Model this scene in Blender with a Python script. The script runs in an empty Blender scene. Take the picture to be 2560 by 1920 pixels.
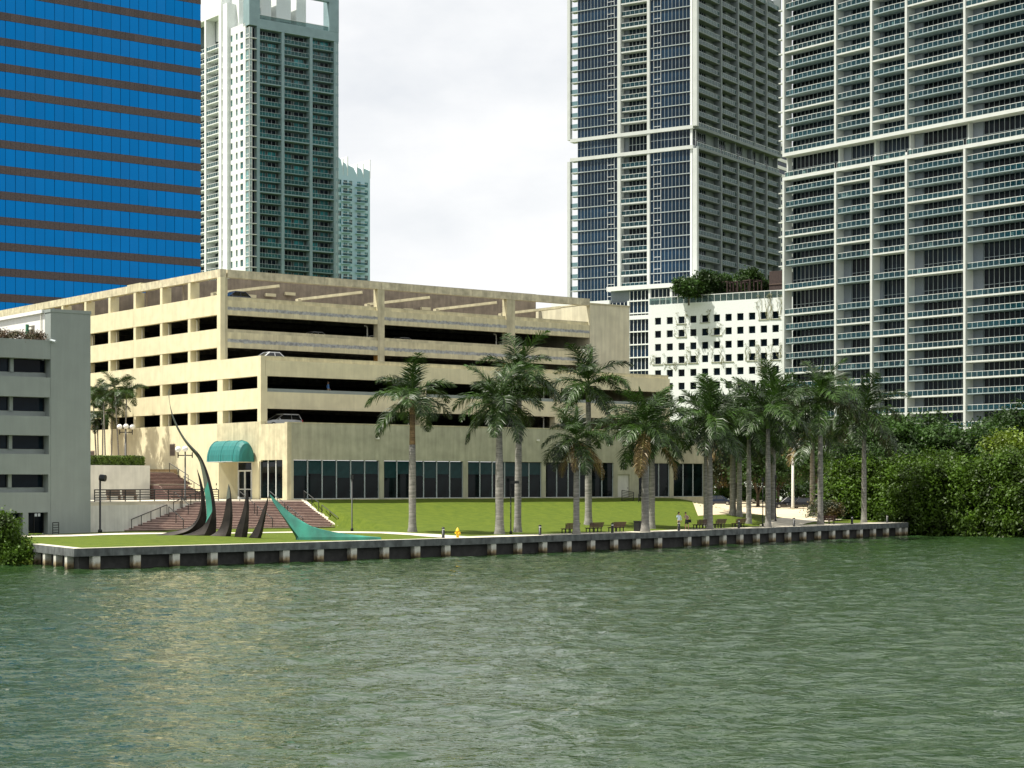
import bpy, math, random
import numpy as np
from mathutils import Vector, Matrix

random.seed(7)
RNG = np.random.default_rng(11)
R = math.radians
scene = bpy.context.scene
COL = scene.collection

# ------------------------------------------------------------------ camera
F, CX, HY, ZC = 4600.0, 1280.0, 1210.0, 6.1        # focal length and horizon of the photograph in its own pixels
cam_d = bpy.data.cameras.new("camera")
cam_d.sensor_fit = 'HORIZONTAL'
cam_d.sensor_width = 36.0
cam_d.lens = 36.0 * F / 2560.0
cam_d.shift_y = (HY - 960.0) / 2560.0
cam_d.clip_start, cam_d.clip_end = 0.5, 9000.0
cam = bpy.data.objects.new("camera", cam_d)
COL.objects.link(cam)
cam.location = (0, 0, ZC)
cam.rotation_euler = (R(90), 0, 0)
scene.camera = cam

# ------------------------------------------------------------------ sky, sun, exposure
SUN_AZ = Vector((-0.985, -0.17))                    # towards the sun, on the ground
SUN_EL = R(63)
world = bpy.data.worlds.new("World")
scene.world = world
world.use_nodes = True
wn = world.node_tree
wn.nodes.clear()
w_out = wn.nodes.new("ShaderNodeOutputWorld")
w_bg = wn.nodes.new("ShaderNodeBackground")
w_sky = wn.nodes.new("ShaderNodeTexSky")
w_sky.sky_type = 'NISHITA'
w_sky.sun_disc = False
w_sky.sun_elevation = SUN_EL
w_sky.sun_rotation = math.atan2(SUN_AZ.x, SUN_AZ.y)
w_sky.air_density = 1.0
w_sky.dust_density = 0.6
w_sky.ozone_density = 1.6
w_tc = wn.nodes.new("ShaderNodeTexCoord")
w_map = wn.nodes.new("ShaderNodeMapping")
w_map.inputs['Scale'].default_value = (1.0, 1.0, 2.0)
w_map.inputs['Location'].default_value = (5.3, 1.1, 3.2)
w_noise = wn.nodes.new("ShaderNodeTexNoise")
w_noise.inputs['Scale'].default_value = 1.5
w_noise.inputs['Detail'].default_value = 9.0
w_noise.inputs['Roughness'].default_value = 0.55
w_ramp = wn.nodes.new("ShaderNodeValToRGB")
w_ramp.color_ramp.elements[0].position = 0.33
w_ramp.color_ramp.elements[0].color = (0.5, 0.5, 0.5, 1)
w_ramp.color_ramp.elements[1].position = 0.48
w_ramp.color_ramp.elements[1].color = (1, 1, 1, 1)
w_mix = wn.nodes.new("ShaderNodeMix")
w_mix.data_type = 'RGBA'
w_mix.inputs[7].default_value = (11.4, 11.5, 11.6, 1)
wn.links.new(w_tc.outputs['Generated'], w_map.inputs['Vector'])
wn.links.new(w_map.outputs['Vector'], w_noise.inputs['Vector'])
wn.links.new(w_noise.outputs['Fac'], w_ramp.inputs['Fac'])
wn.links.new(w_ramp.outputs['Color'], w_mix.inputs[0])
wn.links.new(w_sky.outputs['Color'], w_mix.inputs[6])
wn.links.new(w_mix.outputs[2], w_bg.inputs['Color'])
w_bg.inputs['Strength'].default_value = 0.058
wn.links.new(w_bg.outputs['Background'], w_out.inputs['Surface'])

sun_d = bpy.data.lights.new("sun", 'SUN')
sun_d.energy = 5.0
sun_d.angle = R(0.5)
sun_d.color = (1.0, 0.95, 0.85)
sun = bpy.data.objects.new("sun", sun_d)
COL.objects.link(sun)
_s = Vector((SUN_AZ.x * math.cos(SUN_EL), SUN_AZ.y * math.cos(SUN_EL), math.sin(SUN_EL)))
sun.rotation_euler = (-_s).to_track_quat('-Z', 'Y').to_euler()
sun.location = (-80, 60, 160)
scene.view_settings.view_transform = 'Standard'
scene.view_settings.look = 'None'
scene.view_settings.exposure = 0.62
scene.view_settings.gamma = 1.0
scene.cycles.max_bounces = 6
scene.cycles.transparent_max_bounces = 12

# ------------------------------------------------------------------ helpers
def tag(o, label, cat, group=None, kind=None):
    if label: o["label"] = label
    if cat: o["category"] = cat
    if group: o["group"] = group
    if kind: o["kind"] = kind
    return o

def empty(name, loc=(0, 0, 0), rz=0.0, label=None, cat=None, group=None, parent=None):
    o = bpy.data.objects.new(name, None)
    COL.objects.link(o)
    o.location = loc
    o.rotation_euler = (0, 0, rz)
    o.empty_display_size = 0.3
    if parent: o.parent = parent
    return tag(o, label, cat, group)

class MB:
    """collects faces; .mesh() makes mesh data, .build() links one object"""
    def __init__(s):
        s.v, s.f, s.m = [], [], []
    def quad(s, *pts, m=0):
        n = len(s.v); s.v.extend(pts); s.f.append(tuple(range(n, n + len(pts)))); s.m.append(m); return s
    def box(s, x0, x1, y0, y1, z0, z1, m=0):
        n = len(s.v)
        s.v += [(x0, y0, z0), (x1, y0, z0), (x1, y1, z0), (x0, y1, z0), (x0, y0, z1), (x1, y0, z1), (x1, y1, z1), (x0, y1, z1)]
        for f in ((0, 3, 2, 1), (4, 5, 6, 7), (0, 1, 5, 4), (1, 2, 6, 5), (2, 3, 7, 6), (3, 0, 4, 7)):
            s.f.append(tuple(n + i for i in f)); s.m.append(m)
        return s
    def prism(s, poly, z0, z1, m=0):
        """poly: CCW list of (x, y)"""
        n, k = len(s.v), len(poly)
        s.v += [(x, y, z0) for x, y in poly] + [(x, y, z1) for x, y in poly]
        s.f.append(tuple(n + i for i in reversed(range(k)))); s.m.append(m)
        s.f.append(tuple(n + k + i for i in range(k))); s.m.append(m)
        for i in range(k):
            j = (i + 1) % k
            s.f.append((n + i, n + j, n + k + j, n + k + i)); s.m.append(m)
        return s
    def tube(s, p, q, r, r2=None, n=6, m=0, cap=True):
        p, q = Vector(p), Vector(q)
        r2 = r if r2 is None else r2
        d = (q - p).normalized()
        a = d.orthogonal().normalized(); b = d.cross(a)
        k = len(s.v)
        for c, rr in ((p, r), (q, r2)):
            for i in range(n):
                t = 2 * math.pi * i / n
                s.v.append(tuple(c + a * (rr * math.cos(t)) + b * (rr * math.sin(t))))
        for i in range(n):
            j = (i + 1) % n
            s.f.append((k + i, k + j, k + n + j, k + n + i)); s.m.append(m)
        if cap:
            s.f.append(tuple(k + i for i in reversed(range(n)))); s.m.append(m)
            s.f.append(tuple(k + n + i for i in range(n))); s.m.append(m)
        return s
    def path(s, pts, r, n=6, m=0):
        for a, b in zip(pts[:-1], pts[1:]): s.tube(a, b, r, n=n, m=m)
        return s
    def lathe(s, prof, cx=0, cy=0, n=12, m=0):
        k = len(s.v)
        for r, z in prof:
            for i in range(n):
                t = 2 * math.pi * i / n
                s.v.append((cx + r * math.cos(t), cy + r * math.sin(t), z))
        for a in range(len(prof) - 1):
            for i in range(n):
                j = (i + 1) % n
                s.f.append((k + a * n + i, k + a * n + j, k + (a + 1) * n + j, k + (a + 1) * n + i)); s.m.append(m)
        s.f.append(tuple(k + i for i in reversed(range(n)))); s.m.append(m)
        e = k + (len(prof) - 1) * n
        s.f.append(tuple(e + i for i in range(n))); s.m.append(m)
        return s
    def loft(s, rings, m=0, cap=True):
        k = len(s.v); n = len(rings[0])
        for r in rings: s.v.extend(tuple(p) for p in r)
        for a in range(len(rings) - 1):
            for i in range(n):
                j = (i + 1) % n
                s.f.append((k + a * n + i, k + a * n + j, k + (a + 1) * n + j, k + (a + 1) * n + i)); s.m.append(m)
        if cap:
            s.f.append(tuple(k + i for i in reversed(range(n)))); s.m.append(m)
            e = k + (len(rings) - 1) * n
            s.f.append(tuple(e + i for i in range(n))); s.m.append(m)
        return s
    def sphere(s, c, rx, ry=None, rz=None, n=10, k=6, m=0):
        ry = ry or rx; rz = rz or rx
        rings = []
        for a in range(1, k):
            t = math.pi * a / k
            rings.append([(c[0] + rx * math.sin(t) * math.cos(2 * math.pi * i / n), c[1] + ry * math.sin(t) * math.sin(2 * math.pi * i / n), c[2] - rz * math.cos(t)) for i in range(n)])
        return s.loft(rings, m)
    def join(s, o, loc=(0, 0, 0)):
        n = len(s.v)
        s.v += [(x + loc[0], y + loc[1], z + loc[2]) for x, y, z in o.v]
        s.f += [tuple(n + i for i in f) for f in o.f]; s.m += o.m
        return s
    def mesh(s, name, mats, smooth=False):
        me = bpy.data.meshes.new(name)
        me.from_pydata(s.v, [], s.f)
        for mt in (mats if isinstance(mats, (list, tuple)) else [mats]): me.materials.append(mt)
        if any(s.m): me.polygons.foreach_set('material_index', s.m)
        if smooth: me.polygons.foreach_set('use_smooth', [True] * len(me.polygons))
        me.update()
        return me
    def build(s, name, mats, parent=None, loc=(0, 0, 0), rz=0.0, smooth=False):
        return put(name, s.mesh(name, mats, smooth), parent, loc, rz)

def put(name, me, parent=None, loc=(0, 0, 0), rz=0.0, rot=None, scale=None):
    o = bpy.data.objects.new(name, me)
    COL.objects.link(o)
    if parent: o.parent = parent
    o.location = loc
    o.rotation_euler = rot if rot is not None else (0, 0, rz)
    if scale is not None: o.scale = (scale, scale, scale) if isinstance(scale, (int, float)) else scale
    return o

def np_mesh(name, verts, faces, mats, smooth=False, matidx=None):
    verts = np.asarray(verts, dtype=np.float32); faces = np.asarray(faces, dtype=np.int32)
    me = bpy.data.meshes.new(name)
    me.vertices.add(len(verts)); me.vertices.foreach_set('co', verts.ravel())
    k = faces.shape[1]
    me.loops.add(faces.size); me.loops.foreach_set('vertex_index', faces.ravel())
    me.polygons.add(len(faces))
    me.polygons.foreach_set('loop_start', np.arange(0, faces.size, k, dtype=np.int32))
    for mt in (mats if isinstance(mats, (list, tuple)) else [mats]): me.materials.append(mt)
    if matidx is not None: me.polygons.foreach_set('material_index', np.asarray(matidx, dtype=np.int32))
    if smooth: me.polygons.foreach_set('use_smooth', np.ones(len(faces), dtype=bool))
    me.update(calc_edges=True)
    return me

def children(o):
    return [c for c in bpy.data.objects if c.parent == o]

def copy_tree(o, kids, parent=None):
    """kids: dict object -> list of children, made once"""
    c = o.copy(); COL.objects.link(c); c.parent = parent
    for ch in kids.get(o, []): copy_tree(ch, kids, c)
    return c

class Pool:
    """alike pieces of one thing: the first `limit` are objects, the rest one joined part"""
    def __init__(s, name, parent, limit=300):
        s.name, s.parent, s.limit, s.n, s.rest, s.mats = name, parent, limit, 0, MB(), None
    def add(s, mb, me, loc):
        s.n += 1
        if s.n <= s.limit: return put(s.name, me, s.parent, loc)
        s.rest.join(mb, loc); s.mats = list(me.materials)
        return None
    def close(s):
        if s.rest.f:
            o = s.rest.build(s.name + "_rest", s.mats, s.parent)
            o["kind"] = "stuff"

# frame of a building: x = u (to the right and back), y = v (to the left and back); left face x = 0, right face y = 0
class Frame:
    def __init__(s, px, Y, ang, z0):
        s.P = np.array([(px - CX) / F * Y, Y]); s.ang = ang; s.z0 = z0
        s.u = np.array([math.cos(ang), math.sin(ang)]); s.v = np.array([-s.u[1], s.u[0]])
    def w(s, a, b): return s.P + a * s.u + b * s.v
    def _t(s, P, d, px):
        k = (px - CX) / F
        return (k * P[1] - P[0]) / (d[0] - k * d[1])
    def a(s, px, b=0.0): return float(s._t(s.w(0, b), s.u, px))
    def b(s, px, a=0.0): return float(s._t(s.w(a, 0), s.v, px))
    def z(s, py, a, b): return float(ZC + (HY - py) / F * s.w(a, b)[1] - s.z0)
    def loc(s, p):
        d = np.array([p[0], p[1]]) - s.P
        return float(d @ s.u), float(d @ s.v)
    def root(s, name, label, cat, group=None):
        return empty(name, (s.P[0], s.P[1], s.z0), s.ang, label, cat, group)

GRID = math.atan2(.613, .79)

def pt(px, py, z):
    """a point at height z seen at this pixel"""
    Y = (ZC - z) * F / (py - HY)
    return np.array([(px - CX) / F * Y, Y, z])
def at(px, py, Y):
    return np.array([(px - CX) / F * Y, Y, ZC + (HY - py) / F * Y])
# ------------------------------------------------------------------ materials
MATS = {}
def mat(name, col, rough=0.7, metal=0.0, var=0.12, scale=3.0, bump=0.0, bscale=20.0, spec=0.5, stretch=(1, 1, 1), col2=None, alpha=None, objvar=0.0, transl=0.0, streak=0.0, coord='Object'):
    if name in MATS: return MATS[name]
    m = bpy.data.materials.new(name); m.use_nodes = True
    nt = m.node_tree; nd = nt.nodes; ln = nt.links
    b = nd["Principled BSDF"]; out = nd["Material Output"]
    b.inputs['Roughness'].default_value = rough
    b.inputs['Metallic'].default_value = metal
    b.inputs['Specular IOR Level'].default_value = spec
    tc = nd.new("ShaderNodeTexCoord")
    mp = nd.new("ShaderNodeMapping"); mp.inputs['Scale'].default_value = stretch
    ln.new(tc.outputs[coord], mp.inputs['Vector'])
    no = nd.new("ShaderNodeTexNoise"); no.inputs['Scale'].default_value = scale; no.inputs['Detail'].default_value = 6.0
    ln.new(mp.outputs['Vector'], no.inputs['Vector'])
    rp = nd.new("ShaderNodeValToRGB")
    c2 = col2 or tuple(max(0, c * (1 - 2.2 * var)) for c in col)
    hi = col if col2 else tuple(min(1, c * (1 + var)) for c in col)
    rp.color_ramp.elements[0].position = 0.3; rp.color_ramp.elements[0].color = (*c2, 1)
    rp.color_ramp.elements[1].position = 0.68; rp.color_ramp.elements[1].color = (*hi, 1)
    ln.new(no.outputs['Fac'], rp.inputs['Fac'])
    colout = rp.outputs['Color']
    if streak:
        mp2 = nd.new("ShaderNodeMapping"); mp2.inputs['Scale'].default_value = (1.6, 1.6, 0.12)
        ln.new(tc.outputs[coord], mp2.inputs['Vector'])
        n2 = nd.new("ShaderNodeTexNoise"); n2.inputs['Scale'].default_value = 1.3; n2.inputs['Detail'].default_value = 8.0; n2.inputs['Roughness'].default_value = 0.65
        ln.new(mp2.outputs['Vector'], n2.inputs['Vector'])
        r2 = nd.new("ShaderNodeValToRGB")
        r2.color_ramp.elements[0].position = 0.42; r2.color_ramp.elements[0].color = (1 - streak, 1 - streak * 1.02, 1 - streak * 0.98, 1)
        r2.color_ramp.elements[1].position = 0.6; r2.color_ramp.elements[1].color = (1, 1, 1, 1)
        ln.new(n2.outputs['Fac'], r2.inputs['Fac'])
        mm = nd.new("ShaderNodeMix"); mm.data_type = 'RGBA'; mm.blend_type = 'MULTIPLY'; mm.inputs[0].default_value = 1.0
        ln.new(colout, mm.inputs[6]); ln.new(r2.outputs['Color'], mm.inputs[7]); colout = mm.outputs[2]
    if objvar:
        oi = nd.new("ShaderNodeObjectInfo")
        mr = nd.new("ShaderNodeMapRange"); mr.inputs[3].default_value = 1 - objvar; mr.inputs[4].default_value = 1 + objvar
        ln.new(oi.outputs['Random'], mr.inputs[0])
        hv = nd.new("ShaderNodeHueSaturation"); ln.new(mr.outputs[0], hv.inputs['Value']); ln.new(colout, hv.inputs['Color']); colout = hv.outputs['Color']
    ln.new(colout, b.inputs['Base Color'])
    if bump:
        n3 = nd.new("ShaderNodeTexNoise"); n3.inputs['Scale'].default_value = bscale; n3.inputs['Detail'].default_value = 5.0
        ln.new(mp.outputs['Vector'], n3.inputs['Vector'])
        bp = nd.new("ShaderNodeBump"); bp.inputs['Strength'].default_value = bump; bp.inputs['Distance'].default_value = 0.05
        ln.new(n3.outputs['Fac'], bp.inputs['Height']); ln.new(bp.outputs['Normal'], b.inputs['Normal'])
    if transl:
        tr = nd.new("ShaderNodeBsdfTranslucent"); ln.new(colout, tr.inputs['Color'])
        mx = nd.new("ShaderNodeMixShader"); mx.inputs[0].default_value = transl
        ln.new(b.outputs['BSDF'], mx.inputs[1]); ln.new(tr.outputs['BSDF'], mx.inputs[2]); ln.new(mx.outputs[0], out.inputs['Surface'])
    if alpha is not None:
        tr = nd.new("ShaderNodeBsdfTransparent"); tr.inputs['Color'].default_value = (0.75, 0.92, 0.9, 1)
        mx = nd.new("ShaderNodeMixShader"); mx.inputs[0].default_value = alpha
        ln.new(tr.outputs['BSDF'], mx.inputs[1]); ln.new(b.outputs['BSDF'], mx.inputs[2]); ln.new(mx.outputs[0], out.inputs['Surface'])
    MATS[name] = m
    return m

cream = mat("cream_paint", (0.70, 0.64, 0.42), 0.85, var=0.05, scale=0.8, streak=0.07, bump=0.15)
cream_raw = mat("weathered_cream_concrete", (0.60, 0.55, 0.36), 0.9, var=0.10, scale=0.9, streak=0.18, bump=0.25)
roof_cream = mat("mouldy_cream_concrete", (0.64, 0.58, 0.40), 0.9, var=0.14, scale=1.4, streak=0.20, bump=0.25)
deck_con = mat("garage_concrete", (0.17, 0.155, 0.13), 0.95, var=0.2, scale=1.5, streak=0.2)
ramp_con = mat("brown_grey_concrete", (0.30, 0.25, 0.19), 0.95, var=0.12, scale=1.1, streak=0.2)
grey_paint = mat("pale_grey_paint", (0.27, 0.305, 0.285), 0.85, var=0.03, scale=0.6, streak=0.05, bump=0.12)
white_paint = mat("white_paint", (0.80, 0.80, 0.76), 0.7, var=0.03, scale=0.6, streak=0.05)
offwhite = mat("off_white_paint", (0.66, 0.65, 0.58), 0.8, var=0.06, scale=0.8, streak=0.10)
tower_white = mat("tower_white_concrete", (0.55, 0.575, 0.55), 0.7, var=0.03, scale=0.5)
tower_white_shade = mat("tower_shaded_concrete", (0.19, 0.225, 0.22), 0.8, var=0.05, scale=0.5)  # shade of the middle tower's right face put into the concrete colour
tower_panel = mat("tower_blue_grey_panel", (0.19, 0.22, 0.25), 0.8, var=0.05)
condo_shade = mat("condo_shaded_paint", (0.23, 0.33, 0.35), 0.8, var=0.06, scale=0.4)  # darker copy of the white paint, carries the right face's shade
condo_wall = mat("condo_back_wall", (0.085, 0.12, 0.12), 0.85, var=0.08)
condo_white = mat("condo_white_paint", (0.76, 0.79, 0.77), 0.8, var=0.03)
far_blue = mat("far_haze_blue", (0.40, 0.58, 0.65), 0.8, var=0.04)  # pale blue stands in for haze and shade on the far tower
frame_grey = mat("window_frame_grey", (0.42, 0.47, 0.48), 0.5, var=0.03)
frame_white = mat("window_frame_white", (0.78, 0.80, 0.78), 0.5, var=0.02)
dark_glass = mat("dark_window_glass", (0.007, 0.014, 0.022), 0.08, var=0.3, scale=0.3, objvar=0.5, spec=0.09)
navy_glass = mat("navy_window_glass", (0.006, 0.024, 0.050), 0.06, var=0.35, scale=0.12, objvar=0.4, spec=0.22)
teal_glass = mat("teal_window_glass", (0.018, 0.19, 0.21), 0.08, var=0.45, scale=0.35, objvar=0.7, spec=0.4)
shop_glass = mat("ground_floor_glass", (0.004, 0.009, 0.010), 0.03, var=0.4, scale=0.6, objvar=0.3, spec=0.14)
shop_blind = mat("teal_roller_blind", (0.012, 0.042, 0.045), 0.12, var=0.1, spec=0.15)
rail_glass = mat("balcony_glass", (0.008, 0.05, 0.07), 0.08, var=0.1, alpha=0.42, spec=0.4, objvar=0.3)
rail_glass2 = mat("clear_balcony_glass", (0.10, 0.145, 0.145), 0.12, var=0.15, alpha=0.55, spec=0.3, objvar=0.2)
condo_rail_glass = mat("dark_teal_balcony_glass", (0.035, 0.14, 0.15), 0.1, var=0.3, alpha=0.5, spec=0.35, objvar=0.5)
tower_edge_shade = mat("tower_slab_edge_shade", (0.28, 0.35, 0.37), 0.6, var=0.04)  # grey-teal carries the shade and teal reflection on the thin slabs
rail_white = mat("white_metal_rail", (0.75, 0.77, 0.74), 0.4, var=0.02)
blue_glass = mat("sky_blue_mirror_glass", (0.002, 0.145, 0.40), 0.02, metal=0.95, var=0.03, scale=0.2, objvar=0.05)  # blue of the reflected sky is put into the tint
brown_panel = mat("brown_spandrel_panel", (0.082, 0.062, 0.058), 0.55, var=0.16, scale=5.0, objvar=0.16)
black_metal = mat("black_metal", (0.016, 0.018, 0.018), 0.45, var=0.1, metal=0.2)
dark_bronze = mat("dark_bronze", (0.030, 0.024, 0.020), 0.5, metal=0.5, var=0.35, scale=1.2, bump=0.1)
grey_bronze = mat("grey_green_bronze", (0.17, 0.19, 0.16), 0.5, metal=0.4, var=0.3, scale=0.8, stretch=(1, 1, 0.25))
verdigris = mat("verdigris_copper", (0.06, 0.36, 0.27), 0.55, var=0.22, scale=0.9, stretch=(1, 1, 0.6), col2=(0.045, 0.16, 0.13))
teal_canvas = mat("teal_awning_canvas", (0.012, 0.16, 0.15), 0.6, var=0.12, scale=2.0, stretch=(1, 3, 0.3))
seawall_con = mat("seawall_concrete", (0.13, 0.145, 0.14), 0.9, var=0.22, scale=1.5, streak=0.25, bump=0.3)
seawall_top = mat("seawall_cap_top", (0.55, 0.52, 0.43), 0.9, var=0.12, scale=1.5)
dark_wall = mat("dark_seawall_panel", (0.022, 0.022, 0.020), 0.7, var=0.3, scale=2.0)  # near-black panels set back between the piles
pave = mat("pale_paving", (0.60, 0.55, 0.44), 0.9, var=0.08, scale=0.5, bump=0.1)
lot_mat = mat("parking_lot_paving", (0.56, 0.47, 0.32), 0.95, var=0.07, scale=0.2)
earth = mat("bare_earth", (0.26, 0.19, 0.11), 0.95, var=0.2, scale=2.0)
step_mat = mat("maroon_stair_riser", (0.085, 0.042, 0.038), 0.85, var=0.15, scale=3.0)
tread_mat = mat("pink_stair_tread", (0.48, 0.36, 0.31), 0.9, var=0.12, scale=2.0)
wood = mat("bench_wood", (0.085, 0.035, 0.022), 0.6, var=0.25, scale=8.0, stretch=(0.2, 4, 4))
stone_bench = mat("bench_brown_stone", (0.12, 0.09, 0.07), 0.8, var=0.15)
yellow = mat("hydrant_yellow", (0.80, 0.50, 0.01), 0.4, var=0.06)
column_yellow = mat("ochre_column_paint", (0.55, 0.29, 0.07), 0.8, var=0.1)
trunk_grey = mat("palm_trunk_grey", (0.26, 0.25, 0.225), 0.9, var=0.2, scale=1.6, stretch=(1, 1, 6), bump=0.5, bscale=4.0, objvar=0.12)
trunk_brown = mat("palm_trunk_brown", (0.24, 0.16, 0.09), 0.9, var=0.22, scale=2.0, stretch=(1, 1, 5), bump=0.4, bscale=5.0)
shaft_green = mat("palm_crownshaft", (0.10, 0.17, 0.035), 0.45, var=0.2, scale=1.5)
frond_green = mat("palm_leaflet", (0.034, 0.076, 0.010), 0.42, var=0.35, scale=0.9, spec=0.45, objvar=0.4, transl=0.22)
frond_dry = mat("dry_palm_leaflet", (0.22, 0.15, 0.045), 0.5, var=0.3, scale=0.9, objvar=0.2, transl=0.15)
bark = mat("tree_bark", (0.11, 0.085, 0.06), 0.95, var=0.25, scale=3.0, bump=0.4)
leaf_mangrove = mat("mangrove_leaf", (0.068, 0.132, 0.010), 0.5, var=0.4, scale=0.45, transl=0.35, spec=0.3, objvar=0.22)
leaf_bright = mat("bright_leaf", (0.16, 0.24, 0.012), 0.5, var=0.35, scale=0.5, transl=0.3, objvar=0.1)
leaf_dark = mat("dark_leaf", (0.040, 0.088, 0.014), 0.5, var=0.4, scale=0.5, transl=0.3, spec=0.3, objvar=0.25)
leaf_rust = mat("rusty_leaf", (0.20, 0.12, 0.035), 0.55, var=0.5, scale=0.5, transl=0.25, col2=(0.022, 0.035, 0.008))
leaf_rust.node_tree.nodes['Color Ramp'].color_ramp.elements[0].position = 0.48
leaf_rust.node_tree.nodes['Color Ramp'].color_ramp.elements[1].position = 0.72
leaf_hedge = mat("hedge_leaf", (0.115, 0.19, 0.018), 0.5, var=0.35, scale=2.0, transl=0.25)
leaf_purple = mat("planter_leaf", (0.16, 0.085, 0.06), 0.6, var=0.5, scale=1.0, col2=(0.05, 0.07, 0.015))
vine_mat = mat("vine_stem_leaf", (0.30, 0.30, 0.16), 0.8, var=0.3)
pipe_white = mat("white_pipe", (0.78, 0.76, 0.66), 0.5, var=0.03)
globe_mat = mat("white_lamp_globe", (0.85, 0.85, 0.82), 0.3, var=0.01)
lattice = mat("brown_trellis", (0.05, 0.03, 0.025), 0.7, var=0.2)
rubber = mat("tyre_rubber", (0.012, 0.012, 0.012), 0.8, var=0.1)
chrome = mat("wheel_alloy", (0.55, 0.55, 0.55), 0.3, metal=0.8, var=0.05)
car_glass = mat("car_glass", (0.01, 0.013, 0.016), 0.04, var=0.05, spec=0.7)
red_lens = mat("tail_light_red", (0.55, 0.015, 0.02), 0.25, var=0.05)
clear_lens = mat("head_light_clear", (0.75, 0.76, 0.76), 0.15, var=0.02)
skin_mat = mat("skin", (0.42, 0.24, 0.16), 0.55, var=0.06)
hair_mat = mat("dark_hair", (0.02, 0.013, 0.01), 0.6, var=0.2)
shirt_blue = mat("light_blue_shirt", (0.52, 0.64, 0.78), 0.85, var=0.06)
shirt_pool = mat("mid_blue_shirt", (0.10, 0.24, 0.55), 0.85, var=0.06)
khaki = mat("khaki_trousers", (0.42, 0.34, 0.20), 0.9, var=0.08)
black_cloth = mat("black_cloth", (0.012, 0.012, 0.014), 0.85, var=0.1)
mauve_cloth = mat("mauve_cloth", (0.36, 0.25, 0.25), 0.85, var=0.15, scale=12)
shoe_mat = mat("dark_shoe", (0.02, 0.016, 0.014), 0.5, var=0.1)
copper_door = mat("green_door_reveal", (0.06, 0.22, 0.13), 0.7, var=0.1)

# spandrel with a bare weathered band along its length (old coating removed)
def banded(name, base, lo, hi):
    m = mat(name, base, 0.9, var=0.08, scale=0.8, streak=0.16, bump=0.2)
    nt = m.node_tree; nd = nt.nodes; ln = nt.links
    b = nd["Principled BSDF"]
    src = b.inputs['Base Color'].links[0].from_socket
    tc = nd.new("ShaderNodeTexCoord"); sp = nd.new("ShaderNodeSeparateXYZ")
    ln.new(tc.outputs['Generated'], sp.inputs[0])
    n = nd.new("ShaderNodeTexNoise"); n.inputs['Scale'].default_value = 3.2; n.inputs['Detail'].default_value = 8.0; n.inputs['Roughness'].default_value = 0.7
    mp = nd.new("ShaderNodeMapping"); mp.inputs['Scale'].default_value = (1, 1, 0.5)
    ln.new(tc.outputs['Object'], mp.inputs['Vector']); ln.new(mp.outputs['Vector'], n.inputs['Vector'])
    ad = nd.new("ShaderNodeMath"); ad.operation = 'MULTIPLY_ADD'; ad.inputs[1].default_value = 0.30; ad.inputs[2].default_value = -0.15
    ln.new(n.outputs['Fac'], ad.inputs[0])
    zz = nd.new("ShaderNodeMath"); zz.operation = 'ADD'; ln.new(sp.outputs['Z'], zz.inputs[0]); ln.new(ad.outputs[0], zz.inputs[1])
    rp = nd.new("ShaderNodeValToRGB"); e = rp.color_ramp.elements
    e[0].position = lo - 0.03; e[0].color = (0, 0, 0, 1); e[1].position = lo + 0.03; e[1].color = (.85, .85, .85, 1)
    a = e.new(hi - 0.03); a.color = (.85, .85, .85, 1); c = e.new(hi + 0.03); c.color = (0, 0, 0, 1)
    ln.new(zz.outputs[0], rp.inputs['Fac'])
    mx = nd.new("ShaderNodeMix"); mx.data_type = 'RGBA'
    n4 = nd.new("ShaderNodeTexNoise"); n4.inputs['Scale'].default_value = 3.0; n4.inputs['Detail'].default_value = 8
    ln.new(tc.outputs['Object'], n4.inputs['Vector'])
    r4 = nd.new("ShaderNodeValToRGB"); r4.color_ramp.elements[0].position = .35; r4.color_ramp.elements[0].color = (.17, .19, .22, 1)
    r4.color_ramp.elements[1].position = .65; r4.color_ramp.elements[1].color = (.40, .43, .44, 1)
    ln.new(n4.outputs['Fac'], r4.inputs['Fac'])
    ln.new(rp.outputs['Color'], mx.inputs[0]); ln.new(src, mx.inputs[6]); ln.new(r4.outputs['Color'], mx.inputs[7])
    ln.new(mx.outputs[2], b.inputs['Base Color'])
    return m
cream_band = banded("banded_cream_concrete", (0.68, 0.62, 0.39), 0.34, 0.56)

# pile: pale concrete with a stained tide line
def tide(name):
    m = mat(name, (0.55, 0.55, 0.48), 0.9, var=0.12, scale=3.0, bump=0.2)
    nt = m.node_tree; nd = nt.nodes; ln = nt.links; b = nd["Principled BSDF"]
    src = b.inputs['Base Color'].links[0].from_socket
    tc = nd.new("ShaderNodeTexCoord"); sp = nd.new("ShaderNodeSeparateXYZ"); ln.new(tc.outputs['Object'], sp.inputs[0])
    n = nd.new("ShaderNodeTexNoise"); n.inputs['Scale'].default_value = 4.0; ln.new(tc.outputs['Object'], n.inputs['Vector'])
    ad = nd.new("ShaderNodeMath"); ad.operation = 'MULTIPLY_ADD'; ad.inputs[1].default_value = 0.5; ln.new(n.outputs['Fac'], ad.inputs[0]); ln.new(sp.outputs['Z'], ad.inputs[2])
    rp = nd.new("ShaderNodeValToRGB"); e = rp.color_ramp.elements
    e[0].position = 0.32; e[0].color = (.10, .07, .035, 1); e[1].position = 0.85; e[1].color = (1, 1, 1, 1)
    k = e.new(0.55); k.color = (.55, .42, .26, 1)
    ln.new(ad.outputs[0], rp.inputs['Fac'])
    mx = nd.new("ShaderNodeMix"); mx.data_type = 'RGBA'; mx.blend_type = 'MULTIPLY'; mx.inputs[0].default_value = 1
    ln.new(src, mx.inputs[6]); ln.new(rp.outputs['Color'], mx.inputs[7]); ln.new(mx.outputs[2], b.inputs['Base Color'])
    return m
pile_mat = tide("tide_stained_concrete")

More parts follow.
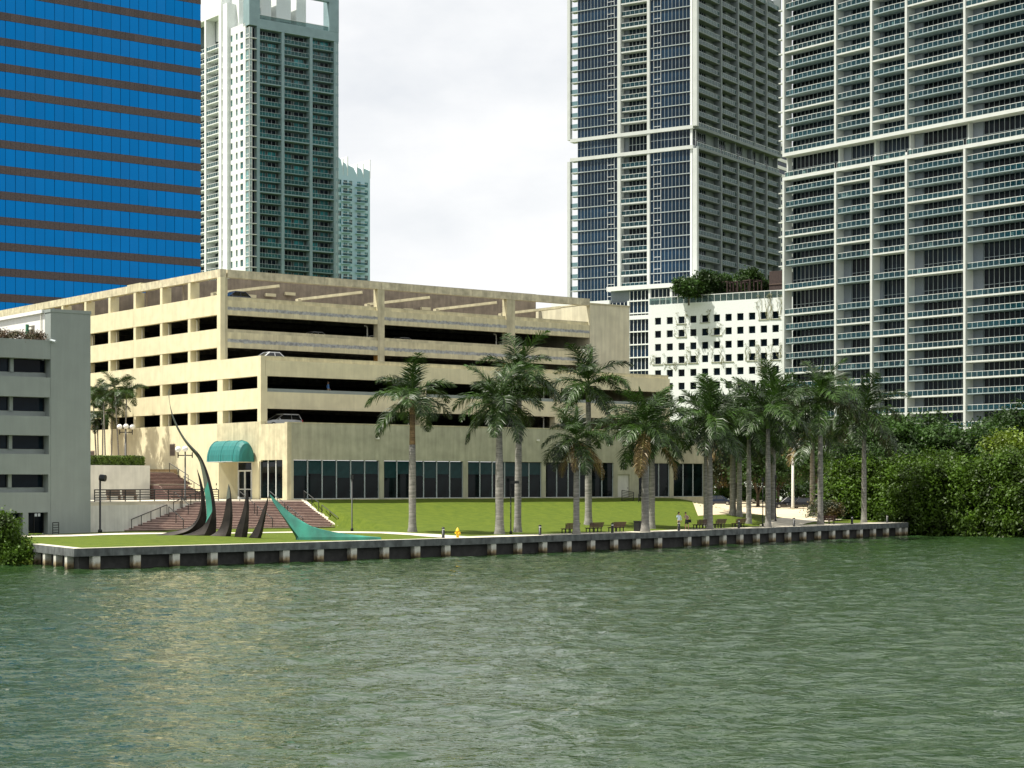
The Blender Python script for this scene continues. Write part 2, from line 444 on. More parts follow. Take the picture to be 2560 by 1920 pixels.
# lawn: mown grass with fine blades and paler dry patches
def grass():
    m = mat("mown_grass", (0.108, 0.142, 0.014), 0.9, var=0.2, scale=1.1, col2=(0.050, 0.083, 0.009), bump=0.6, bscale=14.0, spec=0.15)
    m.node_tree.nodes['Noise Texture'].inputs['Roughness'].default_value = 0.78
    m.node_tree.nodes['Noise Texture'].inputs['Detail'].default_value = 10
    return m
grass_mat = grass()

def water():
    m = bpy.data.materials.new("river_water"); m.use_nodes = True
    nt = m.node_tree; nd = nt.nodes; ln = nt.links; b = nd["Principled BSDF"]
    b.inputs['Base Color'].default_value = (0.036, 0.068, 0.026, 1)
    b.inputs['Roughness'].default_value = 0.03
    b.inputs['IOR'].default_value = 1.33
    tc = nd.new("ShaderNodeTexCoord")
    hs = []
    for sc, rot, st in ((1.9, 0.35, (1.0, 1.5, 1)), (5.5, -0.3, (1.0, 1.5, 1)), (1.1, 0.1, (1, 1.5, 1))):
        mp = nd.new("ShaderNodeMapping"); mp.inputs['Scale'].default_value = st; mp.inputs['Rotation'].default_value = (0, 0, rot)
        ln.new(tc.outputs['Object'], mp.inputs['Vector'])
        n = nd.new("ShaderNodeTexNoise"); n.inputs['Scale'].default_value = sc; n.inputs['Detail'].default_value = 2.0; n.inputs['Roughness'].default_value = 0.4
        ln.new(mp.outputs['Vector'], n.inputs['Vector']); hs.append(n.outputs['Fac'])
    a1 = nd.new("ShaderNodeMath"); a1.operation = 'MULTIPLY_ADD'; a1.inputs[1].default_value = 0.35; ln.new(hs[1], a1.inputs[0]); ln.new(hs[0], a1.inputs[2])
    bp = nd.new("ShaderNodeBump"); bp.inputs['Strength'].default_value = 0.55; bp.inputs['Distance'].default_value = 0.125
    ln.new(a1.outputs[0], bp.inputs['Height']); ln.new(bp.outputs['Normal'], b.inputs['Normal'])
    rp = nd.new("ShaderNodeValToRGB")
    rp.color_ramp.elements[0].position = .35; rp.color_ramp.elements[0].color = (0.012, 0.034, 0.010, 1)
    rp.color_ramp.elements[1].position = .65; rp.color_ramp.elements[1].color = (0.024, 0.050, 0.015, 1)
    ln.new(hs[2], rp.inputs['Fac']); ln.new(rp.outputs['Color'], b.inputs['Base Color'])
    return m
water_mat = water()
# ------------------------------------------------------------------ the setting: land, water, paving
G = Frame(718, 186.0, GRID, 4.48)                    # the garage; its ground-floor corner
def sm(x, a, b):
    t = np.clip((np.asarray(x, dtype=float) - a) / (b - a), 0, 1)
    return t * t * (3 - 2 * t)

QUAY = [pt(77, 1361, 1.5)[:2], pt(188, 1373, 1.5)[:2], pt(1200, 1345, 1.5)[:2], pt(1700, 1329, 1.5)[:2], pt(2269, 1307, 1.5)[:2]]
_cx = np.array([-900, -120, QUAY[0][0] - 3] + [q[0] for q in QUAY] + [QUAY[4][0] + 1.5, 64, 75, 160, 900])
_cy = np.array([260, 165, QUAY[0][1] + 1] + [q[1] for q in QUAY] + [QUAY[4][1] + 4, 216, 213, 222, 420])
def coastY(X): return np.interp(X, _cx, _cy)

def ground_h(X, Y):
    X = np.asarray(X, dtype=float); Y = np.asarray(Y, dtype=float)
    d = Y - coastY(X)
    base = 1.5 + 0.3 * sm(d, 1, 22) + 0.9 * sm(Y, 218, 320)
    base = np.where(X > QUAY[4][0] + 1.0, base - 1.3 * (1 - sm(d, 0, 9)), base)
    base = np.where(X < QUAY[0][0] - 1.0, base - 1.3 * (1 - sm(d, 0, 5)), base)
    rx, ry = X - G.P[0], Y - G.P[1]
    a = rx * G.u[0] + ry * G.u[1]; b = rx * G.v[0] + ry * G.v[1]
    hill = 2.70 * (1 - np.clip((-b - 0.15) / 21, 0, 1)) ** 1.7 * sm(a, 1.25, 1.65) * (1 - sm(a, 52, 68)) * (1 - sm(b, 25, 40))
    und = 0.05 * np.sin(X * 0.35 + 1.0) * np.sin(Y * 0.28) * sm(d, 3, 10)
    return base + hill + und

def gz(x, y): return float(ground_h(x, y))
def hit(px, py):
    """where the ray of this pixel meets the ground"""
    Ys = np.arange(128.0, 420.0, 0.25)
    X = (px - CX) / F * Ys
    ray = ZC + (HY - py) / F * Ys
    h = ground_h(X, Ys)
    i = np.argmax(ray <= h)
    return np.array([X[i], Ys[i], h[i]])

def edge_off(X): return np.interp(X, [QUAY[1][0] + 0.3, QUAY[1][0] + 1.0], [1.75, 0.85])

def build_land():
    xs = np.unique(np.concatenate([np.linspace(-900, -80, 24), np.arange(-80, -40, 1.0), np.arange(-40, 75, 0.5), np.arange(75, 130, 2.0), np.linspace(130, 900, 24), _cx]))
    ds = np.unique(np.concatenate([np.arange(0, 8, 0.5), np.arange(8, 90, 0.7), np.arange(90, 200, 3.0), np.geomspace(200, 6000, 30)]))
    X, D = np.meshgrid(xs, ds)
    Y = coastY(X) + edge_off(X) + D
    Z = ground_h(X, Y)
    n0 = X.size
    V = np.stack([X.ravel(), Y.ravel(), Z.ravel()], 1)
    nx = len(xs)
    i = np.arange((len(ds) - 1) * nx).reshape(len(ds) - 1, nx)[:, :-1].ravel()
    Fc = np.stack([i, i + 1, i + 1 + nx, i + nx], 1)
    skirt = np.stack([xs, coastY(xs) + edge_off(xs), np.full(nx, -3.0)], 1)
    V = np.concatenate([V, skirt])
    j = np.arange(nx - 1)
    Fs = np.stack([n0 + j, n0 + j + 1, j + 1, j], 1)
    me = np_mesh("lawn", V, np.concatenate([Fc, Fs]), grass_mat, smooth=True)
    return tag(put("lawn", me), None, None, kind="structure")
build_land()

def build_water():
    xs = np.unique(np.concatenate([np.arange(-78, 78.1, 0.26)]))
    ys = [29.0]
    while ys[-1] < 236: ys.append(ys[-1] + max(0.09, 0.0022 * ys[-1]))
    ys = np.array(ys)
    X, Y = np.meshgrid(xs, ys)
    Z = np.zeros_like(X); DX = np.zeros_like(X); DY = np.zeros_like(X)
    rng = np.random.default_rng(3)
    for k in range(46):
        lam = 0.55 * (9.0 / 0.55) ** (rng.random() ** 1.3)
        th = -1.15 + rng.normal(0, 0.6)
        amp = 0.0048 * lam ** 0.72 * rng.uniform(0.6, 1.3)
        kx, ky = math.cos(th) * 2 * math.pi / lam, math.sin(th) * 2 * math.pi / lam
        ph = kx * X + ky * Y + rng.random() * 6.28
        Z += amp * np.cos(ph); DX -= 0.8 * amp * math.cos(th) * np.sin(ph); DY -= 0.8 * amp * math.sin(th) * np.sin(ph)
    fade = sm(X, -78, -74) * (1 - sm(X, 74, 78)) * sm(Y, 29, 31) * (1 - sm(Y, 231, 236))
    X = X + DX * fade; Y = Y + DY * fade; Z = Z * fade
    V = np.stack([X.ravel(), Y.ravel(), Z.ravel()], 1)
    nx = len(xs)
    i = np.arange((len(ys) - 1) * nx).reshape(len(ys) - 1, nx)[:, :-1].ravel()
    Fc = np.stack([i, i + 1, i + 1 + nx, i + nx], 1)
    n = len(V)
    x0, x1, y0, y1 = xs[0], xs[-1], ys[0], ys[-1]
    B = 3000.0
    ext = np.array([[-B, -B, 0], [B, -B, 0], [B, y0, 0], [-B, y0, 0], [-B, y1, 0], [x0, y1, 0], [x0, y0, 0], [x1, y0, 0], [x1, y1, 0], [B, y1, 0], [B, 400, 0], [-B, 400, 0]])
    Fe = np.array([[0, 1, 2, 3], [3, 6, 5, 4], [7, 2, 9, 8], [4, 9, 10, 11]]) + n
    me = np_mesh("water", np.concatenate([V, ext]), np.concatenate([Fc, Fe]), water_mat, smooth=True)
    return tag(put("water", me), None, None, kind="structure")
build_water()

def patch(name, corners, nx, ny, m, eps=0.02):
    c = [np.array(p[:2], dtype=float) for p in corners]
    s, t = np.meshgrid(np.linspace(0, 1, nx), np.linspace(0, 1, ny))
    P = ((1 - s) * (1 - t))[..., None] * c[0] + (s * (1 - t))[..., None] * c[1] + (s * t)[..., None] * c[2] + ((1 - s) * t)[..., None] * c[3]
    Z = ground_h(P[..., 0], P[..., 1]) + eps
    V = np.concatenate([P, Z[..., None]], -1).reshape(-1, 3)
    i = np.arange((ny - 1) * nx).reshape(ny - 1, nx)[:, :-1].ravel()
    return tag(put(name, np_mesh(name, V, np.stack([i, i + 1, i + 1 + nx, i + nx], 1), m)), None, None, kind="structure")

def strip(name, line, w0, w1, m, eps=0.03, step=1.0):
    """band along a polyline from offset w0 to w1 on its left"""
    pts, nor = [], []
    line = [np.array(p[:2], dtype=float) for p in line]
    for k, (p, q) in enumerate(zip(line[:-1], line[1:])):
        L = np.linalg.norm(q - p); n = max(1, int(L / step)); d = (q - p) / L
        for i in range(n + (k == len(line) - 2)): pts.append(p + (q - p) * i / n); nor.append(np.array([-d[1], d[0]]))
    pts, nor = np.array(pts), np.array(nor)
    for _ in range(3): nor[1:-1] = (nor[:-2] + nor[1:-1] + nor[2:]) / 3
    V = []
    K = 5
    for k in range(K): V.append(pts + nor * (w0 + (w1 - w0) * k / (K - 1)))
    V = np.stack(V, 1)
    Z = ground_h(V[..., 0], V[..., 1]) + eps
    V = np.concatenate([V, Z[..., None]], -1).reshape(-1, 3)
    n = len(pts)
    i = (np.arange((n - 1) * K).reshape(n - 1, K)[:, :-1]).ravel()
    return tag(put(name, np_mesh(name, V, np.stack([i, i + 1, i + 1 + K, i + K], 1), m)), None, None, kind="structure")

strip("path", [hit(40, 1342), hit(300, 1336), hit(600, 1333.5), hit(860, 1331.5), hit(960, 1333), hit(1050, 1338), hit(1150, 1345)], -1.3, 2.2, pave, 0.03)
_q = [np.array(q) for q in QUAY]
_m = _q[2] + (_q[1] - _q[2]) * 0.06
strip("quay_walk", [_m, _q[2], _q[3], _q[4]], 0.8, 2.9, pave, 0.035)
patch("parking_lot", [hit(1745, 1290), hit(2075, 1297), (75, 345), (28, 345)], 40, 40, lot_mat, 0.03)
strip("park_path", [hit(1935, 1316), hit(1960, 1306), hit(1990, 1300), hit(2060, 1297)], -2.4, 1.6, pave, 0.05)

# seawall -------------------------------------------------------------------------------------------
def build_seawall():
    q0 = QUAY[1]
    root = empty("seawall", (q0[0], q0[1], 0), 0, "dark concrete seawall with pale square piles along the river edge", "seawall")
    O = np.array([q0[0], q0[1]])
    q = [np.array(p) - O for p in QUAY]
    tang = [(b - a) / np.linalg.norm(b - a) for a, b in zip(q[:-1], q[1:])]
    def mit(i, off):       # offset to the land side, mitred
        ns = []
        if i > 0: ns.append(np.array([-tang[i - 1][1], tang[i - 1][0]]))
        if i < len(q) - 1: ns.append(np.array([-tang[i][1], tang[i][0]]))
        n = sum(ns); n = n / np.linalg.norm(n)
        return q[i] + n * off / (n @ ns[0])
    out = [mit(i, -0.12) for i in range(5)]; inn = [mit(i, 0.78) for i in range(5)]; wl = [mit(i, 0.42) for i in range(5)]; wl2 = [mit(i, 0.7) for i in range(5)]
    def cappiece(a, b, ai, bi):
        mb = MB(); z0, z1 = 0.97, 1.55
        P = [(*a, z0), (*b, z0), (*bi, z0), (*ai, z0), (*a, z1), (*b, z1), (*bi, z1), (*ai, z1)]
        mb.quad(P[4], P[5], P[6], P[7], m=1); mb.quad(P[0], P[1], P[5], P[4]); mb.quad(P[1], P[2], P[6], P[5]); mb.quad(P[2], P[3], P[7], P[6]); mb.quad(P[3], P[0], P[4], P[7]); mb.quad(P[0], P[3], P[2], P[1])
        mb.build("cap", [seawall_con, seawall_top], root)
    for i in range(4):
        L = np.linalg.norm(q[i + 1] - q[i]); n = max(1, round(L / 11.0))
        for k in range(n):
            s, t = k / n, (k + 1) / n
            g = 0.006 / L
            cappiece(out[i] + (out[i + 1] - out[i]) * (s + g), out[i] + (out[i + 1] - out[i]) * (t - g), inn[i] + (inn[i + 1] - inn[i]) * (s + g), inn[i] + (inn[i + 1] - inn[i]) * (t - g))
        mb = MB()
        a, b, c, d = wl[i], wl[i + 1], wl2[i + 1], wl2[i]
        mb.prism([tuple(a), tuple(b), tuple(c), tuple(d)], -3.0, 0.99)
        mb.build("wall_panel", dark_wall, root)
    me = MB().box(-0.31, 0.31, -0.06, 0.46, -1.5, 0.98).mesh("pile", pile_mat)
    for i in range(4):
        L = np.linalg.norm(q[i + 1] - q[i])
        sp = 3.35 if i else 2.9
        n = int(L / sp)
        for k in range(n + (1 if i == 3 else 0)):
            s = (k + 0.5 if i else k + .35) * sp
            if i == 3: s = min((k + 0.5) * sp, L - 0.4)
            if s > L - 0.35: continue
            p = q[i] + tang[i] * s
            put("pile", me, root, (p[0], p[1], 0), math.atan2(tang[i][1], tang[i][0]))
build_seawall()
# ------------------------------------------------------------------ the parking garage
Y2, Y3 = 5.28, 13.84                                  # set-backs of the upper tiers along the left face
LA, LB, LC, LD, LE = (21.9, 23.8), (18.3, 19.8), (15.0, 16.28), (11.55, 12.83), (8.1, 9.45)   # openings, above the upper ground
TOPZ, T2Z, TP = 24.65, 14.93, 7.8
DEPTH = 96.0
garage = G.root("parking_garage", "cream concrete parking garage with stepped open decks behind the lawn", "parking garage")

def gpart(name, m, boxes, parent=None):
    mb = MB()
    for b in boxes: mb.box(*b)
    return mb.build(name, m, parent or garage)

# left face ------------------------------------------------------------------------------------------
piers = [14.59 + 6.65 * k for k in range(0, 13)]
JO = 34.55
def lspan(name, m, y0, y1, z0, z1, d=0.55):
    for a, b in ((y0, min(JO, y1)), (max(JO + .04, y0), y1)):
        if b - a > 0.1: gpart(name, m, [(0.0, d, a, b, z0, z1)])
lspan("roof_beam", roof_cream, Y3, DEPTH, LA[1], TOPZ, 0.7)
lspan("spandrel", cream, Y3, DEPTH, LB[1], LA[0])
lspan("spandrel", cream, Y3, DEPTH, LC[1], LB[0])
lspan("spandrel", cream, Y3, DEPTH, LD[1] + (T2Z - LD[1]) - 0.02, LC[0])
lspan("spandrel", cream, Y2, DEPTH, LD[1], T2Z - 0.03)
lspan("spandrel", cream, Y2, DEPTH, LE[1], LD[0])
gpart("roof_patch", cream_raw, [(-0.015, 0.72, 32.6, 36.1, LA[1] + 0.08, TOPZ + 0.14)])
for z0, z1, lo in ((*LA, Y3), (*LB, Y3), (*LC, Y3), (*LD, Y2), (*LE, Y2)):
    for i, p in enumerate(piers):
        gpart("pier", cream, [(0.03, 1.15, p + 6.08, p + 6.65, z0, z1)])
    if lo == Y2:
        gpart("pier", cream, [(0.03, 1.15, 13.4, 14.55, z0, z1)])
        gpart("corner_column", cream, [(0.0, 0.55, Y2, Y2 + 0.7, z0, z1)])
    else:
        gpart("corner_column", cream, [(0.0, 0.55, Y3, Y3 + 0.75, z0, z1)])
# white drain pipes beside the piers
pipe_mb = MB().path([(0.75, 0.35, 1.4), (0.75, 0.05, 1.35), (0.75, -0.05, 1.2), (0.75, -0.05, 0.0)], 0.07, n=6)
pipe_me = pipe_mb.mesh("drain_pipe", pipe_white)
for z0, ks in ((LB[0], range(5)), (LE[0], (0, 1)), (LD[0], (0, 2, 3)), (LC[0], range(4))):
    for k in ks: put("drain_pipe", pipe_me, garage, (0, piers[k] + 5.95, z0))
for z0 in (LD[0], LE[0]): put("drain_pipe", pipe_me, garage, (0, 13.3, z0))

# ground floor, left face
gpart("ground_wall", cream, [(0, 0.5, 14.6, DEPTH, 0.0, 8.1)])
gpart("ground_wall", cream_raw, [(0.0, 0.5, Y2, 14.6, 3.95, 8.1)])
gpart("ground_wall", cream_raw, [(0.0, 0.5, 0.0, Y2, 4.08, TP), (0.0, 0.5, 0.0, 0.94, 0, 4.08), (0, .5, .94, Y2, 0, .15)])
gpart("ground_wall", cream, [(0.0, 0.5, 5.69, 7.05, 0, 3.95)])
def glazing_left(y0, y1, z0, z1, n, x=0.22):
    w = (y1 - y0) / n
    me = MB().box(x, x + 0.05, 0.03, w - 0.03, z0 + 0.05, z1 - 0.05).mesh("window_pane", shop_glass)
    for k in range(n): put("window_pane", me, garage, (0, y0 + k * w, 0))
    gpart("window_frame", frame_white, [(x - 0.06, x + 0.08, y0 + k * w - 0.045, y0 + k * w + 0.045, z0, z1) for k in range(n + 1)])
glazing_left(0.94, 5.69, 0.15, 4.08, 3)
# recessed entrance
gpart("entrance_reveal", cream, [(0.5, 2.0, 6.75, 7.05, 0, 3.95), (0.0, 2.0, 7.05, 14.6, 3.9, 3.94)])
mbj = MB().prism([(0.0, 14.6), (0.0, 14.2), (1.6, 13.0), (2.0, 13.0), (2.0, 14.6)], 0, 3.9); mbj.build("entrance_jamb", cream, garage)
ent = gpart("entrance_frame", frame_white, [(1.62, 1.74, 7.05, 13.0, 2.95, 3.1), (1.62, 1.74, 9.9, 10.05, 0, 3.9), (1.62, 1.74, 7.05, 7.15, 0, 3.9), (1.62, 1.74, 12.9, 13.0, 0, 3.9)])
gpart("transom_pane", dark_glass, [(1.66, 1.7, 7.15, 9.9, 3.1, 3.9)]); gpart("transom_pane", dark_glass, [(1.66, 1.7, 10.05, 12.9, 3.1, 3.9)])
gpart("block_screen", mat("pierced_block", (0.36, 0.34, 0.27), 0.9, var=0.3, scale=5.0), [(1.66, 1.72, 7.15 + i * 0.46, 7.15 + i * 0.46 + 0.36, 0.02 + j * 0.42, 0.36 + j * 0.42) for i in range(6) for j in range(7)] + [(1.72, 1.76, 7.15, 9.9, 0.0, 2.95)])
for y0 in (10.1, 11.5):
    dr = gpart("door", dark_glass, [(1.67, 1.71, y0, y0 + 1.34, 0.02, 2.93)])
    gpart("door_frame", frame_white, [(1.62, 1.67, y0, y0 + 0.12, 0.02, 2.93), (1.62, 1.67, y0 + 1.22, y0 + 1.34, 0.02, 2.93), (1.62, 1.67, y0 + .12, y0 + 1.22, 1.0, 1.12), (1.62, 1.67, y0 + .12, y0 + 1.22, 0.02, 0.2)], dr)
gpart("entrance_back", deck_con, [(2.0, 2.2, 6.75, 14.6, 0, 3.9)])
for z in (1.0, 1.5): gpart("intercom", black_metal, [(-0.04, 0.0, 14.62, 14.75, z, z + 0.2)])
# louvre vents
for yc, z in ((24.8, 4.75), (45.5, 4.3)):
    v = gpart("vent", ramp_con, [(-0.03, 0.02, yc - 0.62, yc + 0.62, z, z + 1.35)])
    for k in range(9): gpart("slat", lattice, [(-0.06, -0.03, yc - 0.52, yc + 0.52, z + 0.1 + k * 0.135, z + 0.17 + k * 0.135)], v)

# awning: barrel canopy with a rounded end, seams as ribs
def awning():
    mb = MB(); n = 12
    ring = lambda y, s: [(-1.05 - 1.07 * math.cos(math.pi * k / n) * s, y, 3.93 + 2.22 * s * math.sin(math.pi * k / n) ** 0.85) for k in range(n + 1)]
    ys = [(6.25, .62), (6.4, .86), (6.75, .97), (7.4, 1)] + [(7.4 + 5.2 * i / 16, 1.0 + (0.006 if i % 2 else 0)) for i in range(1, 17)] + [(13.0, .95), (13.35, .82), (13.5, .6)]
    rings = [ring(y, s) for y, s in ys]
    k0 = len(mb.v); m = n + 1
    for r in rings: mb.v.extend(r)
    for a in range(len(rings) - 1):
        for i in range(n):
            mb.f.append((k0 + a * m + i, k0 + a * m + i + 1, k0 + (a + 1) * m + i + 1, k0 + (a + 1) * m + i)); mb.m.append(0)
    mb.f.append(tuple(k0 + i for i in range(m))); mb.m.append(0)
    e = k0 + (len(rings) - 1) * m
    mb.f.append(tuple(e + i for i in reversed(range(m)))); mb.m.append(0)
    aw = empty("awning", (G.P[0], G.P[1], G.z0), G.ang, "teal canvas barrel awning over the garage entrance doors", "awning")
    mb.build("canopy", teal_canvas, aw)
    MB().path([(-2.1, 7.4, 3.95), (-2.1, 12.9, 3.95)], 0.04).path([(0, 7.4, 3.95), (-2.1, 7.4, 3.95)], 0.04).path([(0, 12.9, 3.95), (-2.1, 12.9, 3.95)], 0.04).build("frame", frame_grey, aw)
    for y in (7.4, 10.0, 12.6):
        MB().path([(-1.05 - 1.085 * math.cos(math.pi * k / n), y, 3.93 + 2.245 * math.sin(math.pi * k / n) ** 0.85) for k in range(n + 1)], 0.025, n=5).build("seam", teal_canvas, aw)
awning()

# right face: top tier ---------------------------------------------------------------------------------
XR3, XS, XR2, XP = 51.77, 58.26, 57.35, 58.16
def rspan(name, m, xs, y, z0, z1, d=0.55):
    for a, b in zip(xs[:-1], xs[1:]): gpart(name, m, [(a + 0.02, b - 0.02, y, y + d, z0, z1)])
rspan("roof_beam", roof_cream, [0.85, 13.4, 20.7, 33.6, 39.4, XR3], Y3 + 0.002, LA[1], TOPZ - 0.01, 0.7)
rspan("spandrel", cream_band, [0.85, 20.65, 39.35, XR3], Y3 + 0.05, LB[1], LA[0] - 0.55)
rspan("parapet_lip", cream_raw, [0.85, 20.65, 39.35, XR3], Y3 + 0.35, LA[0] - 0.55, LA[0] - 0.1, 0.3)
rspan("spandrel", cream_band, [0.85, 20.65, 39.35, XR3], Y3 + 0.05, LC[1], LB[0] - 0.35)
rspan("parapet_lip", cream_raw, [0.85, 20.65, 39.35, XR3], Y3 + 0.25, LB[0] - 0.35, LB[0], 0.35)
gpart("corner_column", cream_raw, [(0.552, 0.868, Y3 + 0.004, Y3 + 0.8, T2Z - 0.7, LA[1] - 0.002)])
gpart("corner_column", cream, [(0.552, 0.775, Y2 + 0.008, Y2 + 0.75, TP + 0.1, LD[1] - 0.002)])
for x0, x1 in ((20.2, 21.12), (38.75, 40.0)):
    gpart("column", cream_raw, [(x0 + 0.002, x1, Y3 + 0.03, Y3 + 0.9, LC[1] - 1.4, TOPZ - 0.85)])
for x0 in (20.2, 38.75):
    c = gpart("column", column_yellow, [(x0, x0 + 0.95, Y3 + 0.06, Y3 + 0.9, T2Z - 0.9, LC[1] - 0.02)])
# level number painted on the ochre column
fd = bpy.data.curves.new("level_number", 'FONT'); fd.body = "5"; fd.size = 0.95; fd.extrude = 0.004
fd.materials.append(deck_con)
fo = bpy.data.objects.new("level_number", fd); COL.objects.link(fo)
lm = bpy.data.meshes.new_from_object(fo.evaluated_get(bpy.context.evaluated_depsgraph_get()))
bpy.data.objects.remove(fo)
put("level_number", lm, garage, (20.45, Y3 + 0.05, 15.02), rot=(R(90), 0, 0))
# stair tower at the end, and its sunlit side
gpart("stair_tower", mat("stair_tower_paint", (0.64, 0.60, 0.43), 0.9, var=0.07, scale=0.5, streak=0.15), [(XR3, XS, Y3 - 0.004, Y3 + 18, 0, 24.0)])
gpart("coping", cream_raw, [(XR3 - 0.05, XS + 0.1, Y3 - 0.1, Y3 + 18, 24.0, 24.14)])
# middle tier
rspan("parapet", cream, [0.0 + 0.56, 28.6, XR2], Y2 + 0.004, LD[1], T2Z - 0.45, 0.5)
rspan("parapet_lip", cream_raw, [0.0 + 0.56, 28.6, XR2], Y2 + 0.3, T2Z - 0.45, T2Z, 0.25)
rspan("spandrel", cream, [0.76, 20.2, 39.4, XR2], Y2 + 0.004, LE[1], LD[0] - 0.35)
rspan("parapet_lip", grey_paint, [0.76, 20.2, 39.4, XR2], Y2 + 0.2, LD[0] - 0.35, LD[0], 0.3)
for z0, z1 in (LD, LE):
    for x0 in (20.0, 39.2, XR2 - 0.9):
        gpart("column", cream, [(x0, x0 + 0.9, Y2 + 0.03, Y2 + 1.0, z0 - (0.36 if z0 > 10 else 0), z1)])
        put("drain_pipe", pipe_me, garage, (x0 - 0.35, Y2 + 1.0, z0), R(90))
for z0 in (LB[0],):
    for x0 in (20.2, 38.75): put("drain_pipe", pipe_me, garage, (x0 - 0.35, Y3 + 1.0, z0), R(90))
# ground tier: blank upper wall, glazing in six bays with a door
bays = [(0.75, 11.15, 6), (11.75, 22.07, 6), (22.71, 32.96, 6), (33.57, 43.63, 6), (47.53, 52.41, 3), (53.06, 57.96, 3)]
gpart("ground_wall", mat("stained_grey_cream", (0.47, 0.46, 0.335), 0.9, var=0.09, scale=0.7, streak=0.15, bump=0.25), [(0.502, XP, 0.0, 0.5, 4.07, TP - 0.01)])
gpart("coping", cream_raw, [(0.0, XP, -0.03, 0.5, TP - 0.008, TP + 0.1)])
edges = [0.502] + [e for b in bays for e in b[:2]] + [XP]
for a, b in zip(edges[0::2], edges[1::2]):
    if abs(a - 43.63) < 0.01:
        gpart("window_pier", MATS["stained_grey_cream"], [(a, 44.3, 0.003, 0.5, -1.6, 4.068), (46.1, b, 0.003, 0.5, -1.6, 4.068), (44.3, 46.1, 0.003, 0.5, 2.72, 4.068), (44.3, 46.1, 0.003, .5, -1.6, 0.1)])
    else: gpart("window_pier", MATS["stained_grey_cream"], [(a, b, 0.003, 0.5, -1.6, 4.068)])
for a, b, n in bays:
    w = (b - a) / n
    me = MB().box(0.04, w - 0.04, 0.2, 0.25, 0.16, 4.03).mesh("window_pane", shop_glass)
    bl = [MB().box(0.08, w - 0.08, 0.17, 0.196, 4.02 - h, 4.02).mesh("blind", shop_blind) for h in (1.35, 1.55, 1.75)]
    for k in range(n):
        p = put("window_pane", me, garage, (a + k * w, 0, 0))
        if a < 33: put("blind", random.choice(bl), p)
    gpart("window_frame", frame_grey, [(a + k * w - 0.045, a + k * w + 0.045, 0.1, 0.28, 0.1, 4.06) for k in range(n + 1)] + [(a, b, 0.12, 0.27, 0.1, 0.16)])
    gpart("window_sill", cream_raw, [(a, b, 0.01, 0.5, -1.6, 0.1)])
dd = gpart("service_door", offwhite, [(44.34, 46.06, 0.15, 0.2, 0.12, 2.7)])
gpart("handle", black_metal, [(45.9, 45.96, 0.1, 0.15, 1.1, 1.22)], dd)
for x, z in ((10.9, 6.3), (32.4, 6.4)):
    MB().box(-0.2, 0.2, -0.14, 0.0, 0, 0.22).build("wall_light", pipe_white, garage, (x, 0, z))
gpart("end_wall", cream, [(XP - 0.4, XP, 0.51, Y2 + 30, -1.8, TP - 0.02)])
gpart("end_wall", cream, [(XR2 - 0.4, XR2, Y2 + 1.2, Y2 + 30, TP, T2Z - 0.05)])

# decks, ceilings and the walls inside
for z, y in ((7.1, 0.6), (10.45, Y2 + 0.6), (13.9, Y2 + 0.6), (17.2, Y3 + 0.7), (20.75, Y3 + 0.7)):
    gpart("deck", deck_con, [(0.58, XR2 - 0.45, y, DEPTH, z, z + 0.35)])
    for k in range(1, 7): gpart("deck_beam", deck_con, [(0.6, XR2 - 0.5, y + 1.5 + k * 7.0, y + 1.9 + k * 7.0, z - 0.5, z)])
gpart("inner_wall", mat("dark_inner_concrete", (0.07, 0.068, 0.06), 0.95, var=0.25, scale=1.0), [(12, XR2 - 3, 34.0, 34.4, 7.5, 20.7)])  # added dark wall, stops light crossing the open decks
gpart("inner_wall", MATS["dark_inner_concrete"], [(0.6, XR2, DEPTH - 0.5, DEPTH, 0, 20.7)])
for k, yb in enumerate((24.0, 33.0, 41.5, 50.0, 58.5, 67.0, 76.0, 86.0)):     # side walls of the ramps, rising away from the left face
    xe = XR3 - 0.5 if k < 1 else 34.0
    prof = [(1.0, 21.1), (xe, 21.1), (xe, 26.0), (13.0, 26.0), (1.0, 24.05)]
    mb = MB(); mb.v += [(x, yb, z) for x, z in prof] + [(x, yb + .35, z) for x, z in prof]
    mb.f += [(0, 1, 2, 3, 4), (9, 8, 7, 6, 5)] + [(i, 5 + i, 5 + (i + 1) % 5, (i + 1) % 5) for i in range(5)]; mb.m += [0] * 7
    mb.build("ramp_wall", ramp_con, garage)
# inclined beams standing on the roof deck
for x0, L in ((3.5, 0), (14.5, 1), (24.0, 0), (34.0, 1), (44, 0)):
    mb = MB()
    mb.box(x0, x0 + 0.5, Y3 + 8, Y3 + 8.6, 21.1, 23.0)
    mb.tube((x0 + 0.25, Y3 + 8.3, 22.9), (x0 + 0.25 + 5.5, Y3 + 3.3, 23.7), 0.22, n=4)
    mb.build("roof_brace", cream_raw, garage)
for k in range(6):
    MB().box(0, 1.3, 0, 0.35, 0, 0.35).build("wall_bracket", cream, garage, (6 + k * 2.6 + (14 if k > 3 else 0), 23.4, 22.6 + 0.3 * (k % 4)))

